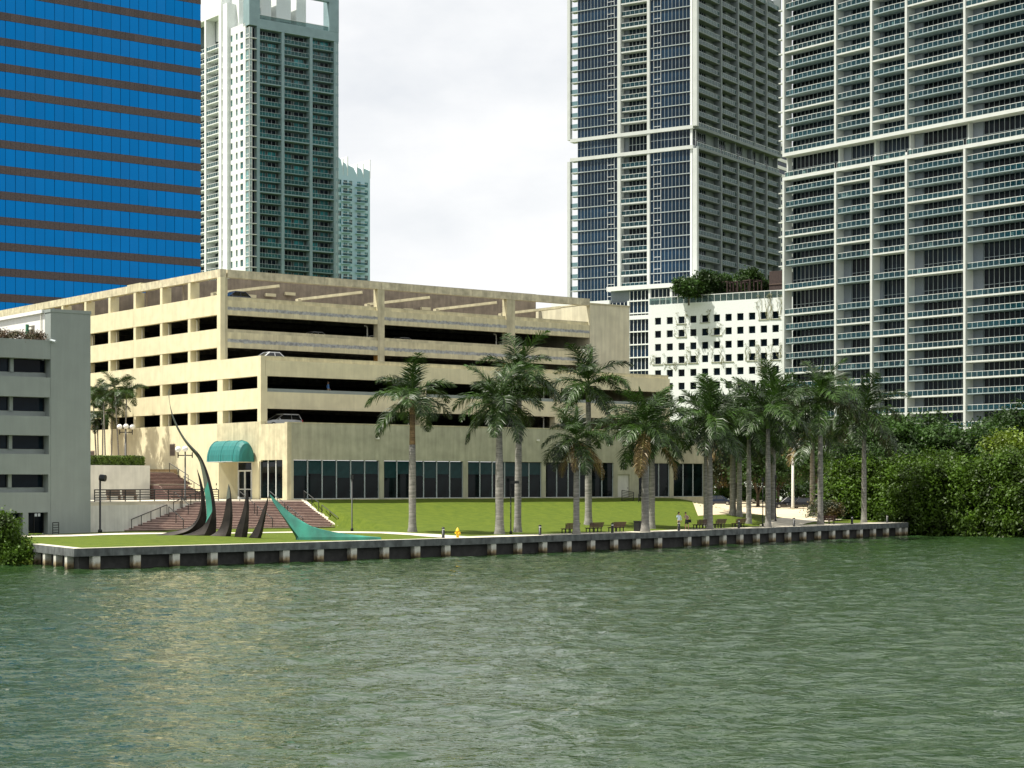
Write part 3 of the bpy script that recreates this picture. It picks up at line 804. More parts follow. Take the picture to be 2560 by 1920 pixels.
# stairs up to the entrance terrace ---------------------------------------------------------------------
ZB = 1.8 - G.z0
A0, B0 = G.loc(at(225, 1330, 162.0)), (-10.6, -0.8)
NS = 17
stairs = empty("staircase", (*G.w(-6, -7.6), 1.8), G.ang, "wide maroon staircase rising from the lawn to the garage entrance", "staircase")
so = (-6.0, -7.6)
run = 0.385
for i in range(NS):
    y1 = -0.8 - run * (NS - 1 - i); y0 = y1 - run
    z1 = (i + 1) * (-ZB) / (NS + 1)
    xl = A0[0] + (B0[0] - A0[0]) * ((y0 - A0[1]) / (B0[1] - A0[1])) + 0.05
    xl = min(max(xl, A0[0]), -9.0)
    mb = MB()
    mb.box(xl - so[0], 1.2 - so[0], y0 - so[1], y1 - so[1] + 0.02, -0.3 if i < 2 else z1 - 0.5, z1 - 0.065, m=0)
    mb.box(xl - so[0], 1.2 - so[0], y0 - so[1] - 0.03, y1 - so[1], z1 - 0.064, z1, m=1)
    mb.build("step", [step_mat, tread_mat], stairs)
cheek = MB()
cy = [(-7.6, 0.25), (-7.1, 0.3), (-4.2, 1.35), (-3.6, 1.45), (-0.8, 2.72), (-0.3, 2.72)]
for (ya, za), (yb, zb) in zip(cy[:-1], cy[1:]):
    P = [(1.21 - so[0], ya - so[1], -1), (1.65 - so[0], ya - so[1], -1), (1.65 - so[0], yb - so[1], -1), (1.21 - so[0], yb - so[1], -1), (1.21 - so[0], ya - so[1], za), (1.65 - so[0], ya - so[1], za), (1.65 - so[0], yb - so[1], zb), (1.21 - so[0], yb - so[1], zb)]
    n = len(cheek.v); cheek.v += P
    for f in ((0, 3, 2, 1), (4, 5, 6, 7), (0, 1, 5, 4), (1, 2, 6, 5), (2, 3, 7, 6), (3, 0, 4, 7)): cheek.f.append(tuple(n + q for q in f)); cheek.m.append(0)
cheek.build("cheek_wall", pave, stairs)

# terrace at the top of the stairs
tp = [(A0[0] + 0.05, A0[1] + 0.02), (B0[0], B0[1]), (0.0, -0.8), (1.2, -0.8), (1.2, -0.02), (-0.004, -0.02), (-0.004, 45.0), (-25.9, 45.0), (-25.9, A0[1] + 0.4)]
MBt = MB().prism(tp, -0.3, -0.004)
tag(MBt.build("terrace", pave, None, (G.P[0], G.P[1], G.z0), G.ang), None, None, kind="structure")
# retaining wall below the terrace railing
rw = empty("retaining_wall", (*G.w(*A0), 1.8), G.ang, "white retaining wall left of the staircase below the terrace railing", "wall")
d = np.array(B0) - np.array(A0); L = np.linalg.norm(d); d = d / L; nrm = np.array([-d[1], d[0]])
c = [np.zeros(2), d * L, d * L + nrm * 0.35, nrm * 0.35]
MB().prism([tuple(p) for p in c], -0.6, -ZB - 0.09).build("wall", offwhite, rw)
c = [-nrm * 0.03 - d * 0.02, d * (L + 0.02) - nrm * 0.03, d * (L + 0.02) + nrm * 0.4, nrm * 0.4 - d * 0.02]
MB().prism([tuple(p) for p in c], -ZB - 0.088, -ZB + 0.03).build("coping", pave, rw)

def railing(name, pts, label, bars=4, h=1.07, post=2.0, r=0.035, ends=True, z0=0.0, group="black metal handrails by the stairs"):
    """pts: world points along the foot of the rail"""
    o = np.array(pts[0], dtype=float)
    root = empty(name, tuple(o), 0, label, "railing", group)
    P = [Vector(np.array(p, dtype=float) - o) for p in pts]
    rb = 0.05 + z0
    up = Vector((0, 0, 1))
    bl = [h] if bars == 1 else [rb + 0.1 + (h - rb - 0.1) * k / (bars - 1) for k in range(bars)]
    for k, z in enumerate(bl):
        MB().path([p + up * z for p in P], r if z == h else r * 0.8, n=6).build("rail" if k == len(bl) - 1 else "bar", black_metal, root)
    pm = MB().tube((0, 0, 0), (0, 0, h), r * 1.05, n=6).mesh("post", black_metal)
    for a, b in zip(P[:-1], P[1:]):
        n = max(1, round((b - a).length / post))
        for k in range(n): put("post", pm, root, a + (b - a) * (k / n))
    put("post", pm, root, P[-1])
    return root
gp = lambda a, b, z: (*G.w(a, b), G.z0 + z)
A1 = np.array(A0) + d * 1.0 + nrm * 0.2; B1 = np.array(B0) + nrm * 0.2
railing("terrace_railing", [gp(*A1, 0.03), gp(*B1, 0.03), gp(G.a(546, -0.6), -0.6, 0)], "black four-bar railing along the terrace edge left of the tall fin", bars=5, post=2.4, r=0.05)
def stair_z(y): return ZB + max(0.0, min(1.0, (y + 0.8 + run * NS) / (run * NS))) * (-ZB)
def stair_rail(a, ys, label):
    railing("handrail", [gp(a if not callable(a) else a(y), y, stair_z(y) + 0.02) for y in ys], label, bars=1, h=0.95, post=1.6, r=0.04)
wl = lambda y: A0[0] + (B0[0] - A0[0]) * ((y - A0[1]) / (B0[1] - A0[1])) + 0.45
stair_rail(wl, [-7.1, -4.6, -4.0], "lower wall-side handrail at the left edge of the maroon stairs")
stair_rail(wl, [-3.4, -1.0, -0.7], "upper wall-side handrail just below the terrace railing")
stair_rail(-15.5, [-7.3, -4.4], "short handrail on the left part of the maroon stairs, lower flight")
stair_rail(-13.2, [-3.9, -1.0], "short handrail behind the tall fin, upper flight")
stair_rail(-6.0, [-3.9, -1.0], "handrail between the dark fins, upper flight of the stairs")
stair_rail(-6.0, [-7.3, -4.4], "handrail between the dark fins, lower flight of the stairs")
stair_rail(-2.6, [-7.3, -4.4], "handrail behind the teal fin, lower flight of the stairs")
stair_rail(-2.6, [-3.9, -1.0], "handrail behind the teal fin, upper flight of the stairs")
stair_rail(1.43, [-0.9, -1.1, -3.7], "upper handrail on the right cheek wall beside the lawn")
stair_rail(1.43, [-4.3, -7.3], "lower handrail on the right cheek wall beside the lawn")

# steps and planter at the back of the terrace
us = empty("upper_staircase", (*G.w(-4.2, 9.0), G.z0), G.ang, "second maroon staircase behind the terrace railing beside the cream wall", "staircase")
for i in range(10):
    MB().box(-4.0 - 0.0, 0.4 - 0.12 * i, 0.32 * i, 0.32 * i + 0.34 if i < 9 else 6.4, -0.05, 0.155 * (i + 1) - 0.04, m=0).box(-4.0, 0.4 - 0.12 * i, 0.32 * i - 0.02, 0.32 * i + 0.33 if i < 9 else 6.4, 0.155 * (i + 1) - 0.039, 0.155 * (i + 1), m=1 if i < 9 else 2).build("step", [step_mat, tread_mat, pave], us)
for i in range(9):
    MB().box(-4.0, 1.0 - 0.10 * i, 5.2 + 0.32 * i, 5.2 + 0.32 * i + 0.33 if i < 8 else 14, 1.56, 1.55 + 0.15 * (i + 1) - 0.04, m=0).box(-4.0, 1.0 - 0.10 * i, 5.18 + 0.32 * i, 5.2 + 0.32 * i + 0.32 if i < 8 else 14, 1.55 + 0.15 * (i + 1) - 0.039, 1.55 + 0.15 * (i + 1), m=1 if i < 8 else 2).build("step", [step_mat, tread_mat, pave], us)
railing("handrail", [gp(-4.4, 9.3, 0.2), gp(-5.3, 12.0, 1.5)], "handrail beside the lower flight behind the tall fin", bars=1, h=0.95, post=1.6, r=0.04)
railing("handrail", [gp(-3.6, 14.3, 1.6), gp(-4.4, 17.0, 2.9)], "handrail casting its shadow on the cream wall, upper flight", bars=1, h=0.95, post=1.3, r=0.04)
pl = empty("planter", (*G.w(-8.3, 13.0), G.z0), G.ang, "tall cream planter wall with a clipped hedge beside the grey building", "planter")
MB().box(-30, 0.0, 0.8, 1.2, -0.1, 3.55).box(-0.4, 0.0, 1.2, 7.0, -0.1, 3.55).build("wall", offwhite, pl)
MB().box(-30, -0.42, 1.22, 7.0, -0.1, 3.2).build("soil", earth, pl)
MB().box(-30, 8.0, 10.2, 42.0, -0.1, 3.25).build("soil", earth, pl)
MB().box(-30, -0.42, 7.01, 10.19, -0.1, 3.2).build("soil", earth, pl)
# ------------------------------------------------------------------ buildings: shared facade pieces
def fb(mb, face, s0, s1, d0, d1, z0, z1, m=0):
    """box on a facade: s along it, d inward; L = left face (x = 0 plane), R = right face (y = 0 plane)"""
    return mb.box(d0, d1, s0, s1, z0, z1, m) if face == 'L' else mb.box(s0, s1, d0, d1, z0, z1, m)
def floc(face, s, d, z): return (d, s, z) if face == 'L' else (s, d, z)

_cache = {}
def cached(key, fn):
    if key not in _cache: _cache[key] = fn()
    return _cache[key]

def window_meshes(face, w, h, n, glass, fm, transom=(), mw=0.07, d=0.0):
    def mk():
        g = fb(MB(), face, 0.02, w - 0.02, d + 0.06, d + 0.12, 0.02, h - 0.02)
        f = MB()
        for k in range(n + 1):
            s = min(max(k * w / n, mw / 2), w - mw / 2)
            fb(f, face, s - mw / 2, s + mw / 2, d - 0.03, d + 0.055, 0.0, h)
        for t in transom: fb(f, face, 0.0, w, d - 0.025, d + 0.05, t - mw / 2, t + mw / 2)
        return g.mesh("window", glass), f.mesh("window_frame", fm)
    return cached(('win', face, round(w, 2), round(h, 2), n, glass.name, fm.name, transom, mw, d), mk)

def add_window(root, face, s, d, z, w, h, n, glass, fm, transom=(), mw=0.07):
    g, f = window_meshes(face, w, h, n, glass, fm, transom, mw)
    o = put("window", g, root, floc(face, s, d, z))
    put("window_frame", f, o)
    return o

def balcony_meshes(face, w, dep, sm_, gm, rm, thick, posts, bow, rail_w=0.1, rh=1.1):
    def mk():
        sl = MB()
        t = 0.32 if thick else 0.18
        K = 8
        fr = [(i / K * w, (0.28 - bow * math.sin(math.pi * i / K)) if not thick else 0.02) for i in range(K + 1)]
        poly = [(s, d) for s, d in fr] + [(w, dep), (0, dep)]
        if face == 'L': poly = [(d, s) for s, d in poly][::-1]
        sl.prism(poly, -t, 0)
        rl, gl = MB(), MB()
        for (s0, d0), (s1, d1) in zip(fr[:-1], fr[1:]):
            d0 += 0.1; d1 += 0.1
            c = [(s0, d0), (s1, d1), (s1, d1 + rail_w), (s0, d0 + rail_w)]
            cg = [(s0, d0 + 0.03), (s1, d1 + 0.03), (s1, d1 + 0.05), (s0, d0 + 0.05)]
            if face == 'L': c = [(d, s) for s, d in c][::-1]; cg = [(d, s) for s, d in cg][::-1]
            rl.prism(c, rh - 0.07, rh); gl.prism(cg, 0.08, rh - 0.09)
        for k in range(posts + 1):
            s = min(max(w * k / posts, 0.04), w - 0.04)
            dd = np.interp(s, [p[0] for p in fr], [p[1] for p in fr]) + 0.12
            fb(rl, face, s - 0.022, s + 0.022, dd, dd + 0.05, 0.0, rh - 0.08)
        return sl.mesh("balcony", sm_), rl.mesh("railing", rm), gl.mesh("railing_glass", gm)
    return cached(('bal', face, round(w, 2), dep, sm_.name, gm.name, rm.name, thick, posts, bow, rail_w, rh), mk)

def add_balcony(root, face, s, z, w, dep, sm_, gm, rm, thick=False, posts=6, bow=0.22, rail_w=0.1, rh=1.1):
    a, b, c = balcony_meshes(face, w, dep, sm_, gm, rm, thick, posts, bow, rail_w, rh)
    o = put("balcony", a, root, floc(face, s, 0, z))
    put("railing", b, o); put("railing_glass", c, o)
    return o

def chair_mesh():
    return cached('chair', lambda: MB().box(-.3, .3, -.3, .3, .35, .45).box(-.3, .3, .22, .3, .45, .95).box(-.28, -.2, -.28, -.2, 0, .35).box(.2, .28, -.28, -.2, 0, .35).box(-.28, -.2, .2, .28, 0, .35).box(.2, .28, .2, .28, 0, .35).mesh("balcony_chair", white_paint))

def wall_grid(root, face, s_open, z_open, S0, S1, Z0, Z1, thick, wm, gm, fm, inset=0.25, n=2, name="window"):
    """a wall pierced by a regular grid of openings, each closed by its own window"""
    mb = MB()
    zs = sorted(z_open)
    prev = Z0
    for a, b in zs:
        if a - prev > 0.01: fb(mb, face, S0, S1, 0, thick, prev, a)
        p = S0
        for s0, s1 in sorted(s_open):
            if s0 - p > 0.01: fb(mb, face, p, s0, 0, thick, a, b)
            p = s1
        if S1 - p > 0.01: fb(mb, face, p, S1, 0, thick, a, b)
        prev = b
    if Z1 - prev > 0.01: fb(mb, face, S0, S1, 0, thick, prev, Z1)
    mb.build("wall", wm, root)
    for a, b in zs:
        for s0, s1 in s_open:
            add_window(root, face, s0, inset, a, s1 - s0, b - a, n, gm, fm, mw=0.06)

# ------------------------------------------------------------------ grey building on the left
def grey_building():
    B = Frame(226, 162.0, GRID, 1.8)
    root = B.root("grey_office_building", "pale grey painted concrete building with deep window slots at left edge", "building")
    aL = B.a(-60)
    a1 = B.a(126.5)
    zt = B.z(786, 0, 0); zl = B.z(851, a1, 0)
    rows = []
    for y0, y1, px in ((898, 944, 126), (993.5, 1041, 124), (1089, 1135.5, 122.5), (1186, 1231, 121)):
        a = B.a(px); rows.append((B.z(y1, a, 0), B.z(y0, a, 0), a))
    rows = rows[::-1]
    mb = MB(); prev = -1.0
    da0, da1 = B.a(71), B.a(120)
    dz = B.z(1281, da1, 0)
    mb.box(aL, da0 - 2.2, 0, 1.2, -1, dz); mb.box(da1, a1, 0, 1.2, -1, dz); mb.box(da0 - 0.5, da0, 0, 1.2, -1, dz)
    prev = dz
    for z0, z1, a in rows:
        mb.box(aL, a1, 0, 1.2, prev, z0)
        if a < a1 - 0.02: mb.box(a, a1, 0, 1.2, z0, z1)
        prev = z1
    mb.box(aL, a1, 0, 1.2, prev, zl)
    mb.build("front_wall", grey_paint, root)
    MB().box(a1 + 0.002, -0.4, -0.03, 1.2, -1, zt).build("stair_tower", grey_paint, root)
    MB().box(-0.4, 0, -0.03, 20, -1, zt).build("side_wall", grey_paint, root)
    MB().box(a1 - 0.05, 0.05, -0.08, 1.3, zt, zt + 0.28).build("coping", grey_paint, root)
    # flank of the tower above the roof terrace, its sunlight put into lighter paint
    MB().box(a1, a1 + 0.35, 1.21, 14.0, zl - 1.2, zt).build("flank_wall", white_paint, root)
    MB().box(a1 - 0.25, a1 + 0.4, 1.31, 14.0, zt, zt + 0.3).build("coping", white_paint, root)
    dr = MB().box(a1 - 0.03, a1 - 0.002, 3.4, 4.6, zl - 0.8, zl + 1.55).build("roof_door", deck_con, root)
    MB().box(a1 - 0.25, a1 - 0.03, 4.62, 4.8, zl - 0.8, zl + 1.7).build("door_frame", copper_door, dr)
    MB().box(a1 - 0.2, a1 - 0.03, 3.7, 4.2, zl + 1.2, zl + 1.4).build("door_lamp", pipe_white, root)
    MB().tube((a1 - 0.1, 1.8, zl - 0.5), (a1 - 0.1, 1.8, zt), 0.06).build("drain_pipe", pipe_white, root)
    MB().box(aL, a1 - 3.0, 14.0, 14.4, zl + 0.4, zt - 0.2).build("rear_wall", cream, root)
    MB().box(aL, a1, 1.21, 20, zl - 1.6, zl - 1.3).build("roof", deck_con, root)
    MB().box(aL, -0.45, 12.0, 12.3, -1, zl - 1.65).build("inner_wall", MATS["dark_inner_concrete"], root)
    lamp = MB().tube((a1 + 0.0, -0.05, zl), (a1 + 0.25, -0.45, zl - 0.12), 0.12, n=8).build("camera_housing", frame_grey, root)
    # slots: sill, window, divider
    for z0, z1, a in rows:
        MB().box(aL, a, 0.95, 1.19, z0, z0 + (z1 - z0) * 0.27).build("sill", grey_paint, root)
        zs = z0 + (z1 - z0) * 0.27
        xs = [a - 3.3, a - 6.6, a - 9.9]
        prev = a
        for x in xs:
            add_window(root, 'R', x + 0.3, 1.05, zs, prev - x - 0.35, z1 - zs, 1, dark_glass, black_metal, mw=0.06)
            MB().box(x - 0.02, x + 0.28, 0.75, 1.15, zs, z1).build("divider", grey_paint, root)
            prev = x
    add_window(root, 'R', da0 + 0.02, 0.9, 0, da1 - da0 - 0.04, dz, 2, dark_glass, black_metal, mw=0.06)
    add_window(root, 'R', da0 - 2.18, 0.9, 0, 1.66, dz, 1, dark_glass, black_metal, mw=0.06)
    for k in (0, 0.3): MB().box(-5.2 + k, -5.0 + k, -0.1, -0.03, 1.5, 1.75).build("utility_box", frame_grey, root)
    return B, root, a1, zl
GB, gb_root, gb_a1, gb_zl = grey_building()

# ------------------------------------------------------------------ blue glass tower
def blue_tower():
    B = Frame(503, 309.0, GRID, 2.0)
    root = B.root("blue_glass_tower", "blue mirror-glass office tower with brown stone bands at top left", "office tower")
    pitch = 206 / 3.456 / F * 309
    zb = B.z(130.2, 0, 0)                              # underside of one brown band
    w = 1.63
    aN = int(-B.a(-70) / w) + 1
    zlo = B.z(900, -20, 0); ztop = B.z(-90, 0, 0)
    MB().box(-aN * w - 1, 0.0, 0.35, 38, -2, ztop).build("body", MATS["dark_inner_concrete"], root)
    sp = 1.27
    pane = MB().box(-w + 0.03, -0.03, 0.12, 0.2, 0.02, pitch - sp - 0.02)
    pme = pane.mesh("window_pane", blue_glass)
    panels = MB().box(-w / 2 + 0.012, -0.012, 0.05, 0.2, 0.01, sp - 0.01)
    sme = panels.mesh("spandrel_panel", brown_panel)
    P1, P2 = Pool("window_pane", root), Pool("spandrel_panel", root)
    k0 = int((zlo - zb) / pitch) - 1; k1 = int((ztop - zb) / pitch)
    for k in range(k1, k0, -1):
        z = zb + k * pitch
        for i in range(aN):
            P2.add(panels, sme, (-i * w, 0, z)); P2.add(panels, sme, (-i * w - w / 2, 0, z))
            o = P1.add(pane, pme, (-i * w, 0, z + sp))
            if o: o.rotation_euler = (random.gauss(0, R(0.35)), 0, random.gauss(0, R(0.35)))
    P1.close(); P2.close()
blue_tower()

# ------------------------------------------------------------------ right balcony tower
def right_tower():
    B = Frame(1957, 388.0, GRID, 2.0)
    root = B.root("curved_balcony_tower", "tall white tower with curved glass balconies at the right edge", "apartment tower")
    S = [-645, -505, -365, -225, -85, 55, 195, 335, 470, 610, 745, 885, 1020, 1250, 1390, 1530, 1670, 1810, 1950, 2090, 2320, 2560, 2700, 2835, 2978, 3120, 3260, 3400, 3545, 3690, 3830, 3970]
    bref = B.b(2413)
    lv = [B.z(s / 3.456, 0, bref) for s in S]
    pil = [B.b(p) for p in (1958.5, 2088, 2178, 2265, 2411, 2600)]      # decreasing
    pw = 0.54
    i_hi, i_lo = 12, 13                                  # the two beams either side of the sky lobby
    zt, zbm = lv[0] + 3.2, lv[-1] - 6
    body = MB().box(2.75, 26, pil[-1] - 2, pil[0] - 0.3, zbm, zt).build("body", tower_panel, root)
    for p in pil:
        MB().box(-0.05, 2.3, p - pw / 2, p + pw / 2, lv[i_hi] + 0.02, zt).build("pilaster", tower_white, root)
        MB().box(-0.05, 2.3, p - pw / 2, p + pw / 2, zbm, lv[i_lo] - 0.75).build("pilaster", tower_white, root)
        MB().box(1.2, 2.4, p - 0.2, p + 0.2, lv[i_lo] + 0.02, lv[i_hi] - 0.75).build("pilaster", tower_white, root)
    for i in (i_hi, i_lo):
        MB().box(-0.06, 2.6, pil[-1] - 2, pil[0] + pw / 2, lv[i] - 0.72, lv[i]).build("sky_lobby_beam", tower_white, root)
    for bi, (p1, p0) in enumerate(zip(pil[:-1], pil[1:])):
        s0, s1 = p0 + pw / 2 + 0.01, p1 - pw / 2 - 0.01
        w = s1 - s0
        pan = (0.0, 0.22, 0.10, 0.15, 0.14)[bi] * w
        npan = max(3, round((w - pan) / 1.15))
        for i, z in enumerate(lv):
            up = lv[i - 1] if i else z + 3.0
            h = up - z
            if i not in (i_hi, i_lo):
                thick = (i + bi * 3) % 4 == 1 or (i > 19 and (i + bi) % 5 == 0)
                add_balcony(root, 'L', s0, z, w, 2.74, tower_white if thick else tower_edge_shade, rail_glass, rail_white, thick, posts=max(5, round(w / 1.3)), bow=0.26, rail_w=0.13, rh=1.05)
            else:
                a, b, c = balcony_meshes('L', w, 2.74, tower_white, rail_glass, rail_white, True, max(5, round(w / 1.3)), 0.0, 0.13, 1.05)
                o = put("railing", b, root, (0, s0, z)); put("railing_glass", c, o)
            hh = h - (0.74 if i - 1 in (i_hi, i_lo) else 0.26)
            tr = (hh * 0.42,) if h > 4 else ()
            add_window(root, 'L', s0, 2.55, z, w - pan, hh, npan, dark_glass, frame_grey, transom=tr, mw=0.06)
            if pan: MB_panel = put("wall_panel", cached(('t1pan', bi, round(hh, 2)), lambda: MB().box(2.3, 2.7, 0.02, pan, 0, hh).mesh("wall_panel", tower_panel)), root, (0, s0 + w - pan, z))
            if random.random() < 0.28 and i not in (i_hi,):
                for q in range(random.choice((1, 2, 2))): put("balcony_chair", chair_mesh(), root, (1.3, s0 + random.uniform(.8, w - .8), z + 0.01), random.uniform(0, 6))
    for i, z in enumerate(lv):                          # little return balconies at the far left end
        if i in (i_hi, i_lo): continue
        MB().box(0.2, 2.7, pil[0] + pw / 2 + 0.01, pil[0] + 1.6, z - 0.22, z).build("end_balcony", tower_white, root)
right_tower()

# ------------------------------------------------------------------ middle tower
A2 = math.atan2(.842, .539)
def middle_tower():
    B = Frame(1741, 450.0, A2, 2.0)
    root = B.root("grid_balcony_tower", "white-framed glass tower with stacked balconies, right of the open sky", "apartment tower")
    S = [-275, -168, -62, 45, 150, 260, 365, 470, 575, 680, 785, 890, 990, 1092, 1265, 1385, 1490, 1595, 1702, 1807, 1912, 2022, 2127, 2232, 2337, 2445, 2552, 2660]
    i_hi, i_lo = 13, 14
    bref = B.b(1722)
    lv = [B.z(s / 3.456, 0, bref) for s in S]
    zt, zb = lv[0] + 3, lv[-1] - 3
    bL = B.b(1443); bF = B.b(1423.5)
    xs = [B.a(p) for p in (1804, 1846, 1887.5, 1917.5, 1951)]
    XE = xs[-1]
    MB().box(2.45, XE - 1.0, 2.45, bL - 0.3, zb, zt).build("body", tower_panel, root)
    c0 = B.b(1727)
    # left face -----------------------------------------------------------------
    p_mid, p_right = B.b(1547.5), B.b(1621)
    for p, wd in ((p_mid, 0.9), (p_right, 0.75)):
        MB().box(-0.1, 1.9, p - wd / 2, p + wd / 2, zb, zt).build("pilaster", tower_white, root)
    MB().box(0.12, 0.5, c0 - 0.3, c0 + 0.25, zb, zt).build("edge_column", frame_white, root)
    for a, b in ((lv[i_hi], zt), (zb, lv[i_lo] - 0.6)):
        MB().box(-0.25, 0.75, -0.25, 0.85, a, b).build("corner_column", tower_white, root)
        MB().box(-0.25, 0.9, bF - 0.3, bF + 0.5, a, b).build("outrigger_column", tower_white, root)
    for i, dz in ((i_hi, -0.62), (i_lo, -0.62)):
        MB().box(-0.24, 1.9, 0.86, bF - 0.31, lv[i] + dz, lv[i] + 0.25).build("sky_lobby_beam", tower_white, root)
    for i, z in enumerate(lv):
        up = lv[i - 1] if i else z + 3.0
        h = up - z - 0.24
        for nm, s0, s1 in (("A", p_mid + 0.46, bL), ("B", c0 + 0.26, p_right - 0.38)):
            w = s1 - s0
            tall = h > 4
            tr = (h * 0.5,) if tall else ()
            add_window(root, 'L', s0, 0.25, z, w, h, round(w / 0.98), navy_glass, frame_grey, tr, mw=0.06)
            sme = cached(('t2s', nm), lambda: MB().box(0.05, 2.4, 0.0, w, -0.23, -0.07).mesh("floor_edge", frame_grey))
            put("floor_edge", sme, root, (0, s0, z))
            if not tall:     # the operable lights: a cross of glazing bars
                k = 1.0 if nm == "A" else w - 3.0
                cm = cached(('t2c', nm), lambda: MB().box(0.14, 0.21, 0.06, 1.94, 0.9, 0.99).box(0.14, 0.21, 0.0, 0.06, 0.05, 2.6).box(0.14, 0.21, 1.94, 2.0, 0.05, 2.6).mesh("glazing_bar", frame_white))
                put("glazing_bar", cm, root, (0, s0 + k, z))
        s0, s1 = p_right + 0.38, p_mid - 0.46
        w = s1 - s0
        if i not in (i_hi, i_lo): add_balcony(root, 'L', s0, z, w, 2.4, tower_white, rail_glass, rail_white, thick=(i % 2 == 0), posts=6, bow=0.0, rail_w=0.16)
        add_window(root, 'L', s0, 2.1, z, w * 0.84, h, 6, dark_glass, frame_grey, (h * .5,) if h > 4 else (), mw=0.1)
        put("wall_panel", cached(('t2p', round(h, 2)), lambda: MB().box(2.0, 2.3, w * 0.85, w, 0, h).mesh("wall_panel", tower_panel)), root, (0, s0, z))
        # corner recess and the small end balconies at far left
        add_window(root, 'L', 0.9, 1.6, z, c0 - 1.25, h, 2, dark_glass, frame_white, (1.0,), mw=0.1)
        if i not in (i_hi, i_lo):
            w2 = bF - bL - 0.35
            put("balcony", cached('t2e', lambda: MB().box(0.1, 2.0, 0, w2, -0.22, 0).mesh("balcony", tower_white)), root, (0, bL + 0.05, z))
            put("railing", cached('t2er', lambda: MB().box(0.2, 0.3, 0, w2, 1.0, 1.1).box(0.2, 0.3, 0, .08, 0, 1).box(0.2, 0.3, w2 - .08, w2, 0, 1).box(0.22, 0.26, .1, w2 - .1, .05, .98, m=1).mesh("railing", [rail_glass, rail_glass])), root, (0, bL + 0.05, z))
    # right face -----------------------------------------------------------------
    e = [0.75] + xs
    for k, x in enumerate(xs):
        for a, b in ((lv[i_hi], zt), (zb, lv[i_lo] - 0.6)):
            MB().box(x - 0.32, x + 0.32, -0.05, 2.1, a, b).build("pilaster", tower_white_shade, root)
        MB().box(x - 0.25, x + 0.1, 0.8, 2.1, lv[i_lo] + 0.3, lv[i_hi] - 0.65).build("pilaster", tower_white_shade, root)
    for i in (i_hi, i_lo):
        MB().box(0.76, XE + 0.4, -0.24, 1.9, lv[i] - 0.62, lv[i] + 0.02).build("sky_lobby_beam", tower_white_shade, root)
    for k in range(5):
        s0, s1 = e[k] + (0.02 if k == 0 else 0.34), e[k + 1] - 0.34
        w = s1 - s0
        for i, z in enumerate(lv):
            up = lv[i - 1] if i else z + 3.0
            h = up - z - 0.26
            if i in (i_hi, i_lo):
                a, b, c = balcony_meshes('R', w, 2.4, tower_white_shade, rail_glass2, rail_white, True, 8, 0.0, 0.1, 1.1)
                o = put("railing", b, root, (s0, 0, z + 0.03)); put("railing_glass", c, o)
            else:
                add_balcony(root, 'R', s0, z, w, 2.4, tower_white_shade, rail_glass2, frame_grey, thick=((i + k) % 4 == 1), posts=8, bow=0.0, rail_w=0.06)
            fr = 0.66
            add_window(root, 'R', s0, 2.2, z, w * fr, h - (0.4 if h > 4 else 0), max(4, round(w * fr / 1.1)), dark_glass, frame_grey, (h * .5,) if h > 4 else (), mw=0.09)
            put("wall_panel", cached(('t2rp', k, round(h, 2)), lambda: MB().box(w * fr + 0.02, w, 2.0, 2.35, 0, h).mesh("wall_panel", tower_white_shade)), root, (s0, 0, z))
middle_tower()

# glass podium at the foot of the middle tower
def glass_podium():
    B = Frame(1680, 424.0, A2, 2.0)
    root = B.root("glass_podium_block", "low glass block with white fins at the foot of the grid balcony tower", "building")
    b1, b2 = B.b(1523), B.b(1380)
    zA, zB = B.z(713, 0, 0), B.z(745, 0, 0)
    MB().box(0.6, 30, 0.6, b1 - 0.1, zB, zA - 0.1).build("body", tower_panel, root)
    MB().box(0.6, 30, 0.6, b2, -2, zB - 0.02).build("body", tower_panel, root)
    MB().box(-0.4, 30, -0.4, b1 + 0.5, zA - 0.5, zA + 0.5).build("roof", frame_white, root)
    MB().box(-0.3, 30, b1 - 0.2, b2, zB - 0.5, zB + 0.35).build("roof", frame_white, root)
    z = zA - 0.5
    hts = [2.5, 2.9, 1.3, 3.0, 3.0, 3.0, 3.0, 3.0, 3.0, 3.0, 3.0]
    seg = 5.6
    for r_, h in enumerate(hts):
        z0 = z - h
        n = int(((b1 if r_ < 1 else b2)) / seg)
        for k in range(n):
            add_window(root, 'L', k * seg + 0.5, 0.3, z0, seg - 0.4, h - 0.25, 5, navy_glass if r_ % 2 else dark_glass, frame_white, mw=0.11)
            put("fin", cached(('gpf', h), lambda: MB().box(-0.05, 0.4, -0.25, 0.25, 0, h).mesh("fin", frame_white)), root, (0, k * seg + 0.3, z0))
        put("floor_band", cached(('gpb', r_ < 1, r_ == 2), lambda: MB().box(-0.02, 0.55, 0.4, n * seg, -0.25, 0.03 if r_ != 2 else 0.7).mesh("floor_band", frame_white)), root, (0, 0, z0))
        if r_ < 2:
            for k in range(4): add_window(root, 'R', k * seg + 0.5, 0.3, z0, seg - 0.4, h - 0.25, 4, dark_glass, frame_white, mw=0.11)
        z = z0
glass_podium()

